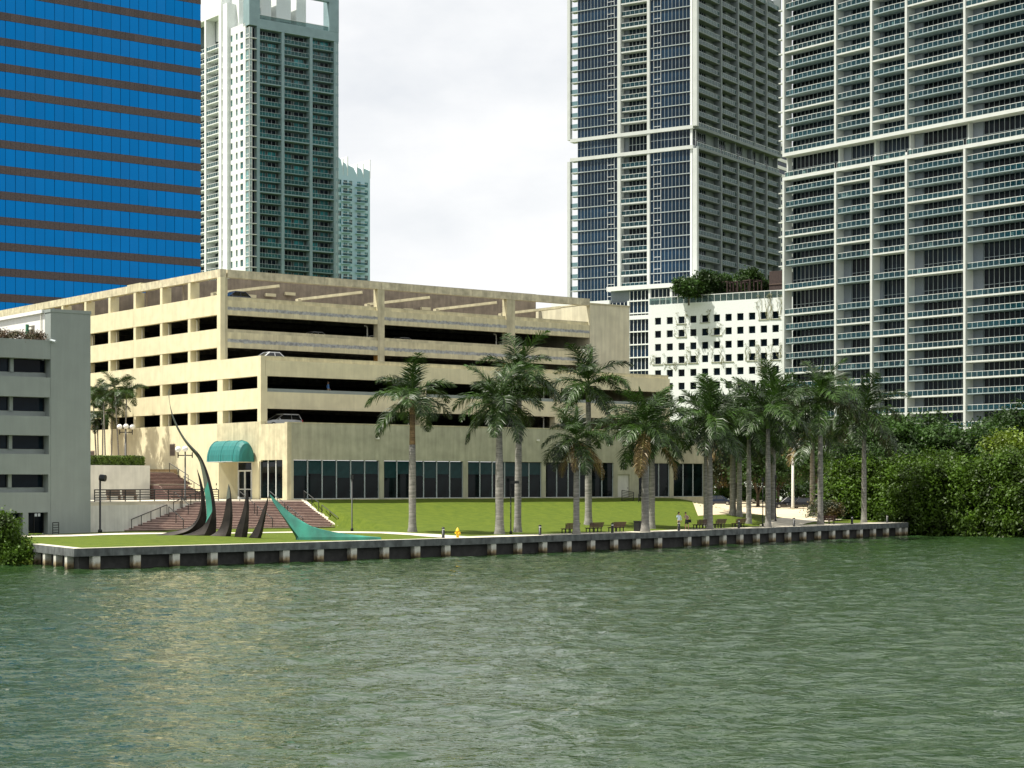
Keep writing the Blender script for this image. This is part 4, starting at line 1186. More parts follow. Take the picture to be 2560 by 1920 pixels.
# white podium with square windows
def white_podium():
    B = Frame(1975, 394.0, A2, 2.0)
    root = B.root("white_podium_building", "white building pierced by small square windows with trailing vines", "building")
    bl = B.b(1623)
    zt = B.z(763, 0, bl)
    cols = []
    for k in range(12):
        pxc = 1600 + (155 + k * 101.6 + 0.0 * k) / 3.456
        b = B.b(pxc); hw = 2.15 / 2 * 0.72
        cols.append((b - hw, b + hw))
    pr = 115 / 3.456
    zs = []
    z1 = B.z(640 + 533 / 3.456, 0, B.b(1645)); 
    pitch = (B.z(640 + 533 / 3.456, 0, B.b(1645)) - B.z(640 + 987 / 3.456, 0, B.b(1645))) / 4
    h = pitch * 0.53
    for k in range(9): zs.append((z1 - k * pitch - h, z1 - k * pitch))
    wall_grid(root, 'L', cols, zs, -6, bl, -2, zt, 0.5, condo_white, dark_glass, black_metal, inset=0.35, n=1)
    MB().box(0.6, 30, -6, bl - 0.01, -2, zt - 0.3).build("body", MATS["dark_inner_concrete"], root)
    MB().box(0.02, 30, bl - 0.45, bl + 0.003, -2, zt - 0.002).build("side_wall", condo_white, root)
    MB().box(0.5, 30, -6, bl - 0.5, zt - 0.29, zt - 0.2).build("roof", deck_con, root)
    rl = MB().box(0.1, 0.2, -6, bl, zt + 1.5, zt + 1.65)
    for k in range(int((bl + 6) / 1.5)): rl.box(0.1, 0.2, -6 + k * 1.5, -5.92 + k * 1.5, zt, zt + 1.5)
    r_ = rl.build("railing", rail_white, root)
    MB().box(0.13, 0.17, -6, bl, zt + 0.08, zt + 1.48).build("railing_glass", rail_glass2, r_)
    return B, zt, bl, cols, zs
WP, wp_zt, wp_bl, wp_cols, wp_zs = white_podium()

# ------------------------------------------------------------------ white and teal condominium left of the sky
def condo():
    B = Frame(622.5, 505.0, GRID, 2.0)
    root = B.root("teal_condo_tower", "white condominium tower with teal glass balconies left of the open sky", "apartment tower")
    z0 = B.z(295 / 4.608, 0, 0)
    pitch = 126 / 4.608 / F * 505
    NF = 24
    lv = [z0 - k * pitch for k in range(1, NF)]
    zb = lv[-1] - 4
    xp = [B.a(p) for p in (646, 707.5, 778, 838.5)]
    XE = B.a(846.5)
    bw = B.b(575)
    MB().box(2.2, XE - 0.2, 2.2, 34, zb, z0 + 0.3).build("body", condo_wall, root)
    for x in xp: MB().box(x - 0.45, x + 0.45, -0.05, 2.1, zb, z0 + 0.6).build("pilaster", condo_shade, root)
    MB().box(XE - 0.9, XE - 0.02, 0.0, 2.1, zb, z0).build("edge_pier", condo_shade, root)
    MB().box(xp[0] - 0.5, XE, -0.1, 2.25, z0 - 0.25, z0 + 2.4).build("roof_band", condo_shade, root)
    xc = xp[0] - 0.5
    for i, z in enumerate(lv):
        h = pitch - 0.22
        # glazed corner
        add_window(root, 'R', 0.05, 0.2, z, xc - 1.4, h, 3, teal_glass, frame_white, (h * .5,), mw=0.13)
        add_window(root, 'R', xc - 1.3, 0.9, z, 1.2, h, 1, dark_glass, frame_grey, (), mw=0.08)
        add_window(root, 'L', 0.05, 0.2, z, 1.9, h, 2, teal_glass, frame_white, (h * .35,), mw=0.13)
        put("floor_edge", cached('t3fe', lambda: MB().box(0.0, xc, 0.0, 2.2, -0.2, -0.01).mesh("floor_edge", condo_white)), root, (0.02, 0.02, z))
        for k, (a, b) in enumerate(zip(xp[:-1], xp[1:])):
            s0, s1 = a + 0.46, b - 0.46; w = s1 - s0
            add_balcony(root, 'R', s0, z, w, 2.15, condo_shade, condo_rail_glass, frame_grey, thick=((i + 1) % 5 == 0), posts=7, bow=0.0, rail_w=0.06)
            w1 = w * 0.40
            add_window(root, 'R', s0 + 0.1, 1.95, z, w1, h - 0.3, 3, random.choice((teal_glass, dark_glass, teal_glass)), frame_grey, mw=0.09)
            add_window(root, 'R', s0 + w * 0.5, 1.95, z, w1, h - 0.3, 2, random.choice((teal_glass, dark_glass)), frame_grey, mw=0.09)
        add_window(root, 'R', XE - 0.85, -0.05, z, 0.7, h - 0.6, 1, dark_glass, condo_white, mw=0.06)
    # left face: white wall with a column of narrow and one of wide windows
    cols = []
    for a, b in ((588, 556), (525, 504), (466, 443)):
        cols.append(tuple(sorted((B.b(480 + a / 4.608), B.b(480 + b / 4.608)))))
    zo = [(z + 0.35, z + 2.15) for z in lv]
    wall_grid(root, 'L', cols, sorted(zo), 2.0, bw, zb, z0 + 1.2, 0.5, condo_white, teal_glass, frame_white, inset=0.2, n=1)
    # wing of recessed balconies further left
    b1, b2, b3, b4 = B.b(571), B.b(556), B.b(519.5), B.b(470)
    ztw = B.z(38, 0, b2)
    MB().box(-0.9, 2.2, bw + 0.02, b1 + 1.6, zb, ztw + 2.5).build("wing_pier", condo_white, root)
    MB().box(-0.9, 2.2, b2 - 1.0, b2 + 0.6, zb, ztw).build("wing_pier", condo_white, root)
    MB().box(-0.9, 2.2, b3 - 0.5, b3 + 0.4, zb, ztw).build("wing_pier", condo_white, root)
    MB().box(-0.9, 12, b2 - 1.0, b4 + 3, ztw, ztw + 9).build("wing_roof_wall", condo_white, root)
    MB().box(2.2, 20, bw, b4 + 3, zb, ztw - 0.01).build("wing_body", condo_wall, root)
    for i, z in enumerate(lv):
        if z > ztw - 1: continue
        for s0, s1 in ((b2 + 0.62, b3 - 0.52), (b3 + 0.42, b4), (b1 + 1.62, b2 - 1.02)):
            w = s1 - s0
            o = put("balcony", cached(('t3w', round(w, 1)), lambda: MB().box(-0.7, 2.1, 0, w, -0.25, 0).mesh("balcony", condo_white)), root, (0, s0, z))
            put("railing", cached(('t3wr', round(w, 1)), lambda: (lambda m: ([m.box(-0.65, -0.57, w * q / 7 - 0.04 if q else 0, w * q / 7 + 0.04, 0, 1.02) for q in range(8)], m.box(-0.66, -0.56, 0, w, 1.02, 1.12))[1])(MB()).mesh("railing", rail_white)), o)
            put("railing_glass", cached(('t3wg', round(w, 1)), lambda: MB().box(-0.63, -0.6, 0.02, w - 0.02, 0.08, 1.0).mesh("railing_glass", rail_glass)), o)
            if w > 4: add_window(root, 'L', s0 + w * 0.2, 2.0, z, w * 0.55, pitch - 0.5, 2, dark_glass, frame_grey, mw=0.08)
    # open crown
    zc = z0 + 2.41
    MB().box(0.0, xp[0] + 0.4, -0.15, 3.2, z0 + 0.31, zc + 12).build("crown_pier", condo_shade, root)
    MB().box(XE - 3.2, XE, -0.15, 3.0, zc, zc + 12).build("crown_pier", condo_shade, root)
    MB().box(xp[0] + 0.4, XE - 3.2, -0.15, 1.2, zc + 8.2, zc + 12).build("crown_beam", condo_shade, root)
    MB().box(xp[0] - 1, xp[1] + 1.5, 9, 22, z0, zc + 11).build("penthouse", condo_white, root)
    MB().box(xp[1] + 3.2, xp[2] - 1.2, 9, 22, z0, zc + 11).build("penthouse", condo_white, root)
    MB().box(xp[2] + 0.6, xp[2] + 3.8, 9, 22, z0, zc + 11).build("penthouse", condo_white, root)
    for s0, w in ((xp[0] + 2, 6), (xp[2] - 5, 3.5)): add_window(root, 'R', s0, 8.9, zc, w, 3.0, 4, teal_glass, frame_white, mw=0.1)
    rr = MB().box(xp[0] + 0.5, XE - 3.3, 0.2, 0.3, zc + 1.2, zc + 1.3).build("roof_railing", rail_white, root)
    MB().box(xp[0] + 0.5, XE - 3.3, 0.22, 0.27, zc + 0.05, zc + 1.2).build("railing_glass", rail_glass2, rr)
    MB().box(0.4, 6, 3.3, bw, z0 + 1.21, z0 + 1.3).build("roof", condo_white, root)
    MB().box(5, 6, 3.3, bw + 8, z0 + 1.31, zc + 10).build("penthouse", condo_white, root)
    add_window(root, 'L', bw - 8.5, 4.85, z0 + 2.0, 8, 4.2, 5, teal_glass, frame_white, (2.0,), mw=0.12)
condo()

# ------------------------------------------------------------------ pale tower with a notched crown, far behind
def far_tower():
    B = Frame(842, 720.0, GRID, 2.0)
    root = B.root("pale_blue_tower", "pale blue tower with a notched crown far behind the teal condo tower", "apartment tower")
    X1 = B.a(925)
    pitch = 88.5 / 4.608 / F * 735
    zr = B.z(448, B.a(890), 0)
    lv = [zr - (k + 1) * pitch for k in range(16)]
    zb = lv[-1] - 5
    cw = [B.a(480 + p / 4.608) for p in (1700, 1725, 1745, 1790, 1812, 1848, 1905, 1945, 1990, 2028)]
    cols = [(cw[0] - .9, cw[0] + .9), (cw[2], cw[3]), (cw[4], cw[5]), (cw[6], cw[7]), (cw[8], cw[9])]
    wall_grid(root, 'R', cols, sorted((z + 0.3, z + 2.2) for z in lv), 0, X1, zb, zr + 1, 0.5, far_blue, teal_glass, frame_white, inset=0.15, n=2)
    MB().box(0.3, X1 - 0.3, 0.5, 26, zb, zr + 0.8).build("body", far_blue, root)
    MB().box(X1 - 0.3, X1, 0.51, 26, zb, zr + 1).build("side_wall", far_blue, root)
    for z in lv:
        for a, b in ((cw[2] - 1.2, cw[3] + 1.2), (cw[6] - 1.2, cw[7] + 1.8)):
            w = b - a
            o = put("balcony", cached(('ft', round(w, 1)), lambda: MB().box(0, w, -1.5, 0, -0.2, 0).mesh("balcony", far_blue)), root, (a, 0, z))
            put("railing", cached(('ftr', round(w, 1)), lambda: MB().box(0, w, -1.5, -1.4, 1.0, 1.1).box(0, w, -1.47, -1.43, .05, 1.0, m=1).mesh("railing", [rail_white, rail_glass])), o)
    e = [0, B.a(858), B.a(869), B.a(893), B.a(909), X1]
    pk = [(390, 398, 425), (405, 410, 420), (412, 420, 437), (418, 423, 437), (421, 425, 428)]
    for (a, b), (ya, yb, yc) in zip(zip(e[:-1], e[1:]), pk):
        mid = a + (b - a) * 0.62
        zs = [B.z(ya, a, 0), B.z(yb, mid, 0), B.z(yc, b, 0)]
        mb = MB()
        prof = [(a, zr + 1), (b - 0.15, zr + 1), (b - 0.15, zs[2]), (mid, zs[1]), (a, zs[0])]
        n = len(mb.v)
        mb.v += [(x, 0, z) for x, z in prof] + [(x, 1.0, z) for x, z in prof]
        mb.f += [(n, n + 1, n + 2, n + 3, n + 4), (n + 9, n + 8, n + 7, n + 6, n + 5)] + [(n + i, n + 5 + i, n + 5 + (i + 1) % 5, n + (i + 1) % 5) for i in range(5)]; mb.m += [0] * 7
        mb.build("crown_panel", far_blue, root)
        MB().box(b - 0.14, b + 0.2, 0, 9, zr + 1.01, zs[2] + 4.5).build("crown_fin", condo_white, root)
far_tower()

def striped_tower():
    B = Frame(1938, 760.0, A2, 2.0)
    root = B.root("striped_tower", "blue and white striped tower glimpsed between the two balcony towers", "office tower")
    B2 = B.a(1985)
    zt = B.z(352, 0, 0)
    MB().box(0.2, B2, 0.2, 30, -2, zt).build("body", MATS["navy_window_glass"], root)
    bm = MB().box(0, B2, -0.02, 30, 0, 1.3).mesh("floor_band", white_paint)
    for k in range(30): put("floor_band", bm, root, (0, 0, zt - 1.3 - k * 3.2))
striped_tower()
# ------------------------------------------------------------------ palms
def frond_mesh(name, e0, droop, L, nl, ll, seed, m, hang=0.5, rach=None):
    """one feather leaf: arching midrib with two ranks of drooping leaflets; base at the origin, grows along +x"""
    rng = np.random.default_rng(seed)
    N = 26
    t = np.linspace(0, 1, N)
    ang = e0 - droop * t ** 1.35
    ds = L / (N - 1)
    px_ = np.concatenate([[0], np.cumsum(np.cos(ang[:-1]) * ds)]); pz = np.concatenate([[0], np.cumsum(np.sin(ang[:-1]) * ds)])
    sway = rng.normal(0, 0.12)
    py_ = sway * t ** 2 * L * 0.5
    V, Fc, mi = [], [], []
    for i in range(N - 1):                               # midrib as a tapering three-sided strip
        r0, r1 = 0.05 * (1 - t[i]) + 0.012, 0.05 * (1 - t[i + 1]) + 0.012
        k = len(V)
        V += [(px_[i], py_[i] - r0, pz[i]), (px_[i], py_[i] + r0, pz[i]), (px_[i + 1], py_[i + 1] + r1, pz[i + 1]), (px_[i + 1], py_[i + 1] - r1, pz[i + 1])]
        Fc.append((k, k + 1, k + 2, k + 3)); mi.append(1)
        k = len(V)
        V += [(px_[i], py_[i], pz[i] + r0), (px_[i], py_[i], pz[i] - r0 * 1.4), (px_[i + 1], py_[i + 1], pz[i + 1] - r1 * 1.4), (px_[i + 1], py_[i + 1], pz[i + 1] + r1)]
        Fc.append((k, k + 1, k + 2, k + 3)); mi.append(1)
    for j in range(nl):
        s = 0.10 + 0.895 * (j + rng.uniform(-.3, .3)) / nl
        s = min(max(s, 0.08), 0.995)
        x, y, z, a = np.interp(s, t, px_), np.interp(s, t, py_), np.interp(s, t, pz), np.interp(s, t, ang)
        T = np.array([math.cos(a), 0, math.sin(a)]); N_ = np.array([-math.sin(a), 0, math.cos(a)])
        prof = (math.sin(math.pi * min(1.0, s * 0.9 + 0.12)) ** 0.7) * 0.9 + 0.12
        for sd in (-1, 1):
            ln = ll * prof * rng.uniform(0.8, 1.15)
            rank = rng.uniform(-0.55, 0.75)             # leaflets leave the midrib in several planes
            d = T * rng.uniform(0.45, 0.8) + np.array([0, sd, 0]) * 0.8 + N_ * rank * 0.7
            d /= np.linalg.norm(d)
            g = np.array([0, 0, -1.0])
            p0 = np.array([x, y, z]); p1 = p0 + d * ln * 0.5
            d2 = d + g * hang * rng.uniform(0.7, 1.3); d2 /= np.linalg.norm(d2)
            p2 = p1 + d2 * ln * 0.5
            wv = np.cross(d, N_ + 0.4 * rng.normal(size=3)); wv /= (np.linalg.norm(wv) + 1e-6)
            wd = 0.024 + 0.012 * rng.random()
            k = len(V)
            V += [tuple(p0 - wv * wd * .6), tuple(p0 + wv * wd * .6), tuple(p1 + wv * wd), tuple(p1 - wv * wd), tuple(p2 + wv * wd * .15), tuple(p2 - wv * wd * .15)]
            Fc += [(k, k + 1, k + 2, k + 3), (k + 3, k + 2, k + 4, k + 5)]; mi += [0, 0]
    return np_mesh(name, V, Fc, [m, rach or shaft_green], matidx=mi)

FR = {}
for key, e0, dr, hang in (("spear", 86, 12, 0.05), ("up", 72, 55, 0.25), ("rise", 52, 85, 0.45), ("out", 28, 95, 0.6), ("flat", 4, 80, 0.75), ("low", -24, 55, 0.9)):
    FR[key] = [frond_mesh("frond", R(e0), R(dr), 3.9 if key != "spear" else 2.9, 80, 1.12 if key != "spear" else 0.32, 100 + q * 17 + len(key), frond_green, hang) for q in range(3)]
FR["dry"] = [frond_mesh("frond", R(-34), R(50), 3.9, 66, 0.9, 400 + q, frond_dry, 1.0, mat("dry_midrib", (0.42, 0.36, 0.12), 0.6)) for q in range(2)]

def royal_palm(name, base, crown_z, label, r=0.42, scale=1.0, lean=0.0, nf=17, dry=0, shaft=1.9, group="royal palms on the lawn", seed=0, brown_top=False):
    rng = random.Random(seed)
    x, y, z = base
    H = crown_z - z
    root = empty(name, (x, y, z), 0, label, "palm tree", group)
    root.rotation_euler = (0, lean, 0)
    Ht = H - shaft
    prof = [(r * 1.45, -0.4), (r * 1.38, 0.05), (r * 1.12, 0.5), (r * 0.98, 1.4)]
    for k in range(1, 11):
        t = k / 10
        prof.append((r * (0.97 - 0.26 * t + 0.09 * math.sin(math.pi * min(1, t * 1.2))), 1.4 + (Ht - 1.4) * t))
    n = 14
    if brown_top:
        ks = [p for p in prof if p[1] <= Ht * 0.74 + 0.5]; ke = [ks[-1]] + [p for p in prof if p[1] > ks[-1][1]]
        MB().lathe(ks, n=n).build("trunk", trunk_grey, root, smooth=True)
        MB().lathe(ke, n=n).build("trunk_top", trunk_brown, root, smooth=True)
    else:
        MB().lathe(prof, n=n).build("trunk", trunk_grey, root, smooth=True)
    rt = prof[-1][0]
    MB().lathe([(rt * 1.05, Ht - 0.05), (rt * 1.12, Ht + 0.25), (rt * 0.9, Ht + shaft * .55), (rt * 0.5, H), (rt * .3, H + .3)], n=10).build("crownshaft", shaft_green if not brown_top else trunk_brown, root, smooth=True)
    order = ["up", "up", "rise", "rise", "rise", "out", "out", "out", "flat", "flat", "out", "flat", "low", "flat", "low", "low", "flat", "low", "out", "rise"]
    ph = rng.uniform(0, 6.28)
    put("frond", FR["spear"][seed % 3], root, (0, 0, H - 0.1), rot=(0, rng.uniform(-.05, .05), ph), scale=scale * 0.95)
    for k in range(nf):
        key = order[k % len(order)]
        me = FR["dry"][k % 2] if k >= nf - dry else FR[key][rng.randrange(3)]
        az = ph + k * 2.39996 + rng.uniform(-.18, .18)
        put("frond", me, root, (0, 0, H - 0.05 - 0.025 * k), rot=(rng.uniform(-.12, .12), rng.uniform(-.1, .1), az), scale=scale * rng.uniform(0.88, 1.06))
    return root

PALMS = [   # base pixel, crown pixel height, trunk half-width, crown scale, lean, dry fronds, label, brown upper trunk
    (1031, 1330, 988, .44, 1.12, 0.0, 0, "royal palm with brown upper trunk nearest the yellow hydrant", True),
    (1249, 1336, 1000, .50, 1.15, -0.004, 0, "royal palm with thick pale trunk left of the dark lamp post", False),
    (1294, 1331, 930, .42, 1.10, 0.012, 0, "tall royal palm just right of the thin lamp post by the lawn", False),
    (1441, 1336, 1092, .38, 0.98, 0.0, 4, "short royal palm with yellowing lower fronds in front of the benches", False),
    (1471, 1312, 955, .42, 1.08, 0.0, 0, "tall royal palm with a green crownshaft behind the left benches", False),
    (1613, 1331, 1062, .46, 1.20, 0.0, 1, "royal palm right of the square black bin", False),
    (1629, 1322, 1075, .38, 1.10, 0.01, 2, "royal palm partly hidden behind the palm beside the black bin", False),
    (1775, 1324, 1040, .46, 1.22, 0.0, 0, "dark-trunked royal palm standing between the right benches", False),
    (1764, 1316, 1060, .34, 1.0, -0.004, 0, "slim royal palm half hidden behind the dark-trunked one", False),
    (1832, 1288, 1050, .50, 1.15, 0.0, 1, "tan-trunked palm at the grass edge, left one of a close pair", False),
    (1848, 1291, 1068, .44, 1.1, 0.006, 0, "grey palm at the grass edge, right one of a close pair", False),
    (1872, 1309, 1045, .42, 1.08, 0.0, 0, "royal palm right of the three right-hand benches", False),
    (1920, 1320, 1030, .46, 1.15, 0.0, 0, "royal palm beside the slim lamp post at the park path", False),
    (1933, 1297, 1010, .44, 1.15, 0.0, 0, "royal palm behind the lamp post at the park path", False),
    (2031, 1292, 1060, .44, 1.15, 0.0, 1, "royal palm at the edge of the parking lot, left of the dark green bushes", False),
    (2051, 1312, 990, .46, 1.16, 0.0, 0, "tallest royal palm at the right end of the quay", False),
    (2160, 1307, 1030, .42, 1.15, 0.0, 0, "rightmost royal palm in front of the mangroves", False),
]
for i, (px, py, cy, r_, sc, ln, dry, lab, bt) in enumerate(PALMS):
    b = hit(px, py)
    cz = ZC + (HY - cy) / F * b[1]
    royal_palm("royal_palm", b, cz, lab, r_ * b[1] / 172.0 * (0.78 if px < 1700 else 0.58), sc * b[1] / 172.0 * 1.14, ln, 16 + i % 4, dry, 1.7 + 0.3 * (i % 3), seed=i, brown_top=bt)

# cluster of slim palms by the cream wall
for i, (px, cy, tilt) in enumerate(((236, 985, -.05), (250, 1030, .01), (258, 990, -.03), (272, 1005, .02), (293, 968, -.06), (305, 985, .03), (240, 1048, -.02))):
    a_ = -2.2 - (i % 3) * 1.1; p = G.w(a_, G.b(px + 6, a_))
    z = G.z0 + 3.24
    cz = ZC + (HY - cy) / F * p[1]
    root = empty("slim_palm", (p[0], p[1], z), 0, ("leftmost slim palm of the cluster behind the hedge", "low slim palm of the cluster behind the hedge, second from the left", "slim palm of the cluster behind the hedge, third from the left", "slim palm of the cluster behind the hedge, fourth from the left", "tallest slim palm of the cluster behind the hedge", "rightmost slim palm of the cluster, nearest the twin globe lamp", "lowest slim palm close against the grey building")[i], "palm tree", "slim palms behind the hedge")
    root.rotation_euler = (0, tilt, 0)
    H = cz - z
    MB().lathe([(0.12, -0.3), (0.09, 1.0), (0.075, H * .6), (0.07, H - 0.6)], n=8).build("trunk", trunk_grey, root, smooth=True)
    MB().lathe([(0.085, H - 0.62), (0.08, H - 0.2), (0.04, H + 0.1)], n=8).build("crownshaft", shaft_green, root, smooth=True)
    for k in range(11):
        key = ("up", "rise", "out", "rise", "flat", "out", "rise", "low", "out", "flat", "low")[k]
        put("frond", FR[key][(i + k) % 3], root, (0, 0, H), rot=(random.uniform(-.1, .1), 0, i + k * 2.4), scale=0.58 + 0.08 * ((i + k) % 3))

# ------------------------------------------------------------------ leafy trees, mangroves, hedges
def leaf_cloud(name, blobs, n, size, m, seed, clump=0.55, shell=0.55, flat=0.6):
    """leaves gathered into twigs on the outside of several blobs; blobs = (x, y, z, rx, ry, rz)"""
    rng = np.random.default_rng(seed)
    bl = np.array(blobs, dtype=float)
    vol = (bl[:, 3] * bl[:, 4] * bl[:, 5]) ** 0.7
    per = 26
    nc = max(4, n // per)
    bi = rng.choice(len(bl), nc, p=vol / vol.sum())
    d = rng.normal(size=(nc, 3)); d /= np.linalg.norm(d, axis=1)[:, None]
    d[:, 2] = np.where(d[:, 2] < -0.55, -d[:, 2], d[:, 2])
    rr = shell + (1 - shell) * rng.random(nc) ** 0.5
    rr = rr * (1 + 0.10 * rng.normal(size=nc))
    c = bl[bi, :3] + d * bl[bi, 3:] * rr[:, None]
    idx = np.repeat(np.arange(nc), per)
    P = c[idx] + rng.normal(size=(len(idx), 3)) * clump * np.array([1, 1, 0.7])
    N = d[idx] * 0.6 + rng.normal(size=P.shape) * 0.75 + np.array([0, 0, flat]); N /= np.linalg.norm(N, axis=1)[:, None]
    a = np.cross(N, rng.normal(size=P.shape)); a /= np.linalg.norm(a, axis=1)[:, None]
    b = np.cross(N, a)
    s = size * rng.uniform(0.65, 1.35, len(P))[:, None]
    V = np.stack([P - a * s, P + b * s * 0.55 - N * s * .12, P + a * s, P - b * s * 0.55 - N * s * .12], 1).reshape(-1, 3)
    Fc = np.arange(len(V)).reshape(-1, 4)
    return np_mesh(name, V, Fc, m)

def limbs(mb, top, blobs, r, seed):
    rng = random.Random(seed)
    for b in blobs:
        e = Vector(b[:3]); s = Vector((0, 0, top * rng.uniform(.55, 1)))
        mid = s.lerp(e, 0.5) + Vector((rng.uniform(-.3, .3), rng.uniform(-.3, .3), 0.3))
        mb.tube(s, mid, r * .5, r * .33, n=6).tube(mid, e, r * .33, r * .1, n=5)
    return mb

def tree(name, base, label, cat, blobs, n, size, m, seed, trunk_h=2.0, tr=0.25, group=None, clump=0.55, shell=0.55):
    root = empty(name, tuple(base), 0, label, cat, group)
    mb = MB().lathe([(tr * 1.4, -0.5), (tr, 0.4), (tr * .8, trunk_h)], n=8)
    limbs(mb, trunk_h, blobs, tr, seed).build("trunk", bark, root, smooth=True)
    put("crown", leaf_cloud("crown", blobs, n, size, m, seed, clump, shell), root)
    return root

def blobset(rng, rx, ry, h0, h1, k):
    out = []
    for i in range(k):
        a = 2 * math.pi * i / k + rng.uniform(-.4, .4); q = rng.uniform(.25, .7)
        s = rng.uniform(.38, .6)
        out.append((rx * q * math.cos(a), ry * q * math.sin(a), h0 + (h1 - h0) * rng.uniform(.3, .78), rx * s, ry * s, (h1 - h0) * rng.uniform(.26, .42)))
    out.append((0, 0, (h0 + h1) / 2, rx * .72, ry * .72, (h1 - h0) * .48))
    return out

# mangroves at the right-hand shore: (pixel x, depth, half-width m, top pixel y, material, label)
rngm = random.Random(5)
MG = [
    (2122, 230, 4.2, 1165, leaf_mangrove, "mangrove bush just right of the rightmost palm, behind the quay end"),
    (2190, 233, 6.0, 1120, leaf_dark, "dark mangrove behind the rightmost royal palm"),
    (2275, 226, 5.2, 1150, leaf_mangrove, "mangrove overhanging the water just past the seawall end"),
    (2370, 222, 5.4, 1140, leaf_mangrove, "mangrove on the water's edge, second from the seawall end"),
    (2462, 219, 5.2, 1150, leaf_mangrove, "mangrove on the water's edge, third from the seawall end"),
    (2560, 216, 5.4, 1130, leaf_mangrove, "mangrove on the water's edge cut by the right border"),
    (2255, 246, 6.5, 1040, leaf_dark, "tall dark tree rising behind the seawall end"),
    (2350, 250, 6.5, 1065, leaf_dark, "broad dark tree behind the waterside mangroves"),
    (2440, 246, 6.5, 1062, leaf_dark, "dark tree below the rightmost balconies"),
    (2530, 252, 7.0, 1038, leaf_dark, "tall dark tree cut by the right border"),
    (2548, 228, 4.6, 1082, leaf_bright, "bright yellow-green tree at the right border"),
    (2185, 262, 7.0, 1035, leaf_dark, "dark tree rising behind the rightmost palm crown"),
]
for i, (px, Y, hw, ty, m, lab) in enumerate(MG):
    X = (px - CX) / F * Y
    z = gz(X, Y)
    top = ZC + (HY - ty) / F * Y - z
    bs = blobset(rngm, hw, hw * .85, -0.9 if Y < 235 else 1.0, top, 7)
    if Y < 235: bs += [(-hw * .45, -hw * .6, 0.5, hw * .5, hw * .4, 1.6), (hw * .4, -hw * .62, 0.3, hw * .55, hw * .4, 1.5), (0, -hw * .7, 1.6, hw * .4, hw * .3, 1.2)]
    tree("mangrove" if Y < 235 else "shade_tree", (X, Y, z), lab, "tree", bs, 32000 if Y < 240 else 20000, 0.20 if Y < 240 else 0.26, m, 50 + i, trunk_h=top * .4, group="trees on the right-hand shore", clump=0.62, shell=0.5)

# bush at the left bank
X, Y = (18 - CX) / F * 139.5, 139.5
tree("mangrove", (X, Y, gz(X, Y)), "bright green mangrove bush on the bank at the left border", "tree", [(-1.6, 0, 1.6, 2.6, 2.3, 2.0), (0.6, -0.4, 0.7, 1.5, 1.5, 1.3), (-0.6, -0.5, 2.2, 1.5, 1.6, 1.6), (0.2, -1.0, 0.1, 1.5, 1.3, 1.0), (-2.6, 0, 2.6, 1.6, 1.6, 1.6)], 15000, 0.13, leaf_mangrove, 77, 1.5, 0.2, "trees on the right-hand shore" and None, clump=0.3)

# rusty almond trees over the parking lot
for i, (px, py, Y, hw, ty, m, lab) in enumerate((
    (1800, 1268, 318, 6.5, 1085, leaf_rust, "rusty-leaved almond tree at the left of the parking lot"),
    (1895, 1268, 290, 6.0, 1100, leaf_dark, "dark leafy tree behind the middle of the parking lot"),
    (1945, 1268, 322, 6.0, 1110, leaf_rust, "rusty-leaved almond tree beside the white pole"),
    (2050, 1268, 300, 7.0, 1075, leaf_dark, "dark tree behind the right side of the parking lot"),
    (1848, 1262, 345, 8.0, 1095, leaf_dark, "broad dark tree at the back of the lot, left of the white pole"),
    (1990, 1262, 348, 8.0, 1100, leaf_dark, "broad dark tree at the back of the lot, behind the black hatchback"),
    (2110, 1268, 285, 7.0, 1075, leaf_dark, "dark tree between the parking lot and the mangroves"))):
    X = (px - CX) / F * Y; z = gz(X, Y)
    top = ZC + (HY - ty) / F * Y - z
    bs = blobset(rngm, hw, hw, 2.2 if Y < 340 else 0.6, top, 7)
    tree("almond_tree", (X, Y, z), lab, "tree", bs, 13000, 0.24, m, 130 + i, trunk_h=3.0, tr=0.28, group="trees around the parking lot", clump=0.6, shell=0.35)
for i, (px, Y, w, h, lab) in enumerate(((1806, 322, 4.0, 5.2, "yellow-green shrub beside the dark blue car"), (1850, 318, 7.0, 2.6, "low hedge bush behind the white car"), (1990, 330, 9.0, 3.4, "low dark bush behind the black hatchback"), (2062, 222, 2.2, 2.4, "dry shrub beside the end-on bench"))):
    X = (px - CX) / F * Y; z = gz(X, Y)
    tree("shrub", (X, Y, z), lab, "shrub", [(0, 0, h * .5, w, 1.6, h * .5), (w * .4, 0, h * .45, w * .5, 1.4, h * .4)], 5000, 0.22 if i != 3 else 0.12, (leaf_bright, leaf_dark, leaf_dark, leaf_rust)[i], 210 + i, 1.0, 0.12, "shrubs around the parking lot", clump=0.35, shell=0.3)

# clipped hedge in the tall planter
hv = np.random.default_rng(9)
def hedge(name, L, W, H, n, size, m, seed):
    rng = np.random.default_rng(seed)
    P = rng.random((n, 3)) * np.array([L, W, H])
    f = rng.integers(0, 3, n)
    P[f == 0, 2] = H + rng.normal(0, 0.05, (f == 0).sum()); P[f == 1, 1] = rng.normal(0, 0.05, (f == 1).sum())
    N = np.where((f == 0)[:, None], [0, 0, 1.0], [0, -1.0, 0.3]) + rng.normal(size=(n, 3)) * 0.6
    N /= np.linalg.norm(N, axis=1)[:, None]
    a = np.cross(N, rng.normal(size=(n, 3))); a /= np.linalg.norm(a, axis=1)[:, None]; b = np.cross(N, a)
    s = size * rng.uniform(.7, 1.3, n)[:, None]
    V = np.stack([P - a * s, P + b * s * .6, P + a * s, P - b * s * .6], 1).reshape(-1, 3)
    return np_mesh(name, V, np.arange(len(V)).reshape(-1, 4), m)
hp = G.w(-33.6, 14.0)
hr = empty("hedge", (hp[0], hp[1], G.z0 + 3.2), G.ang, "clipped green hedge along the top of the tall planter wall", "hedge")
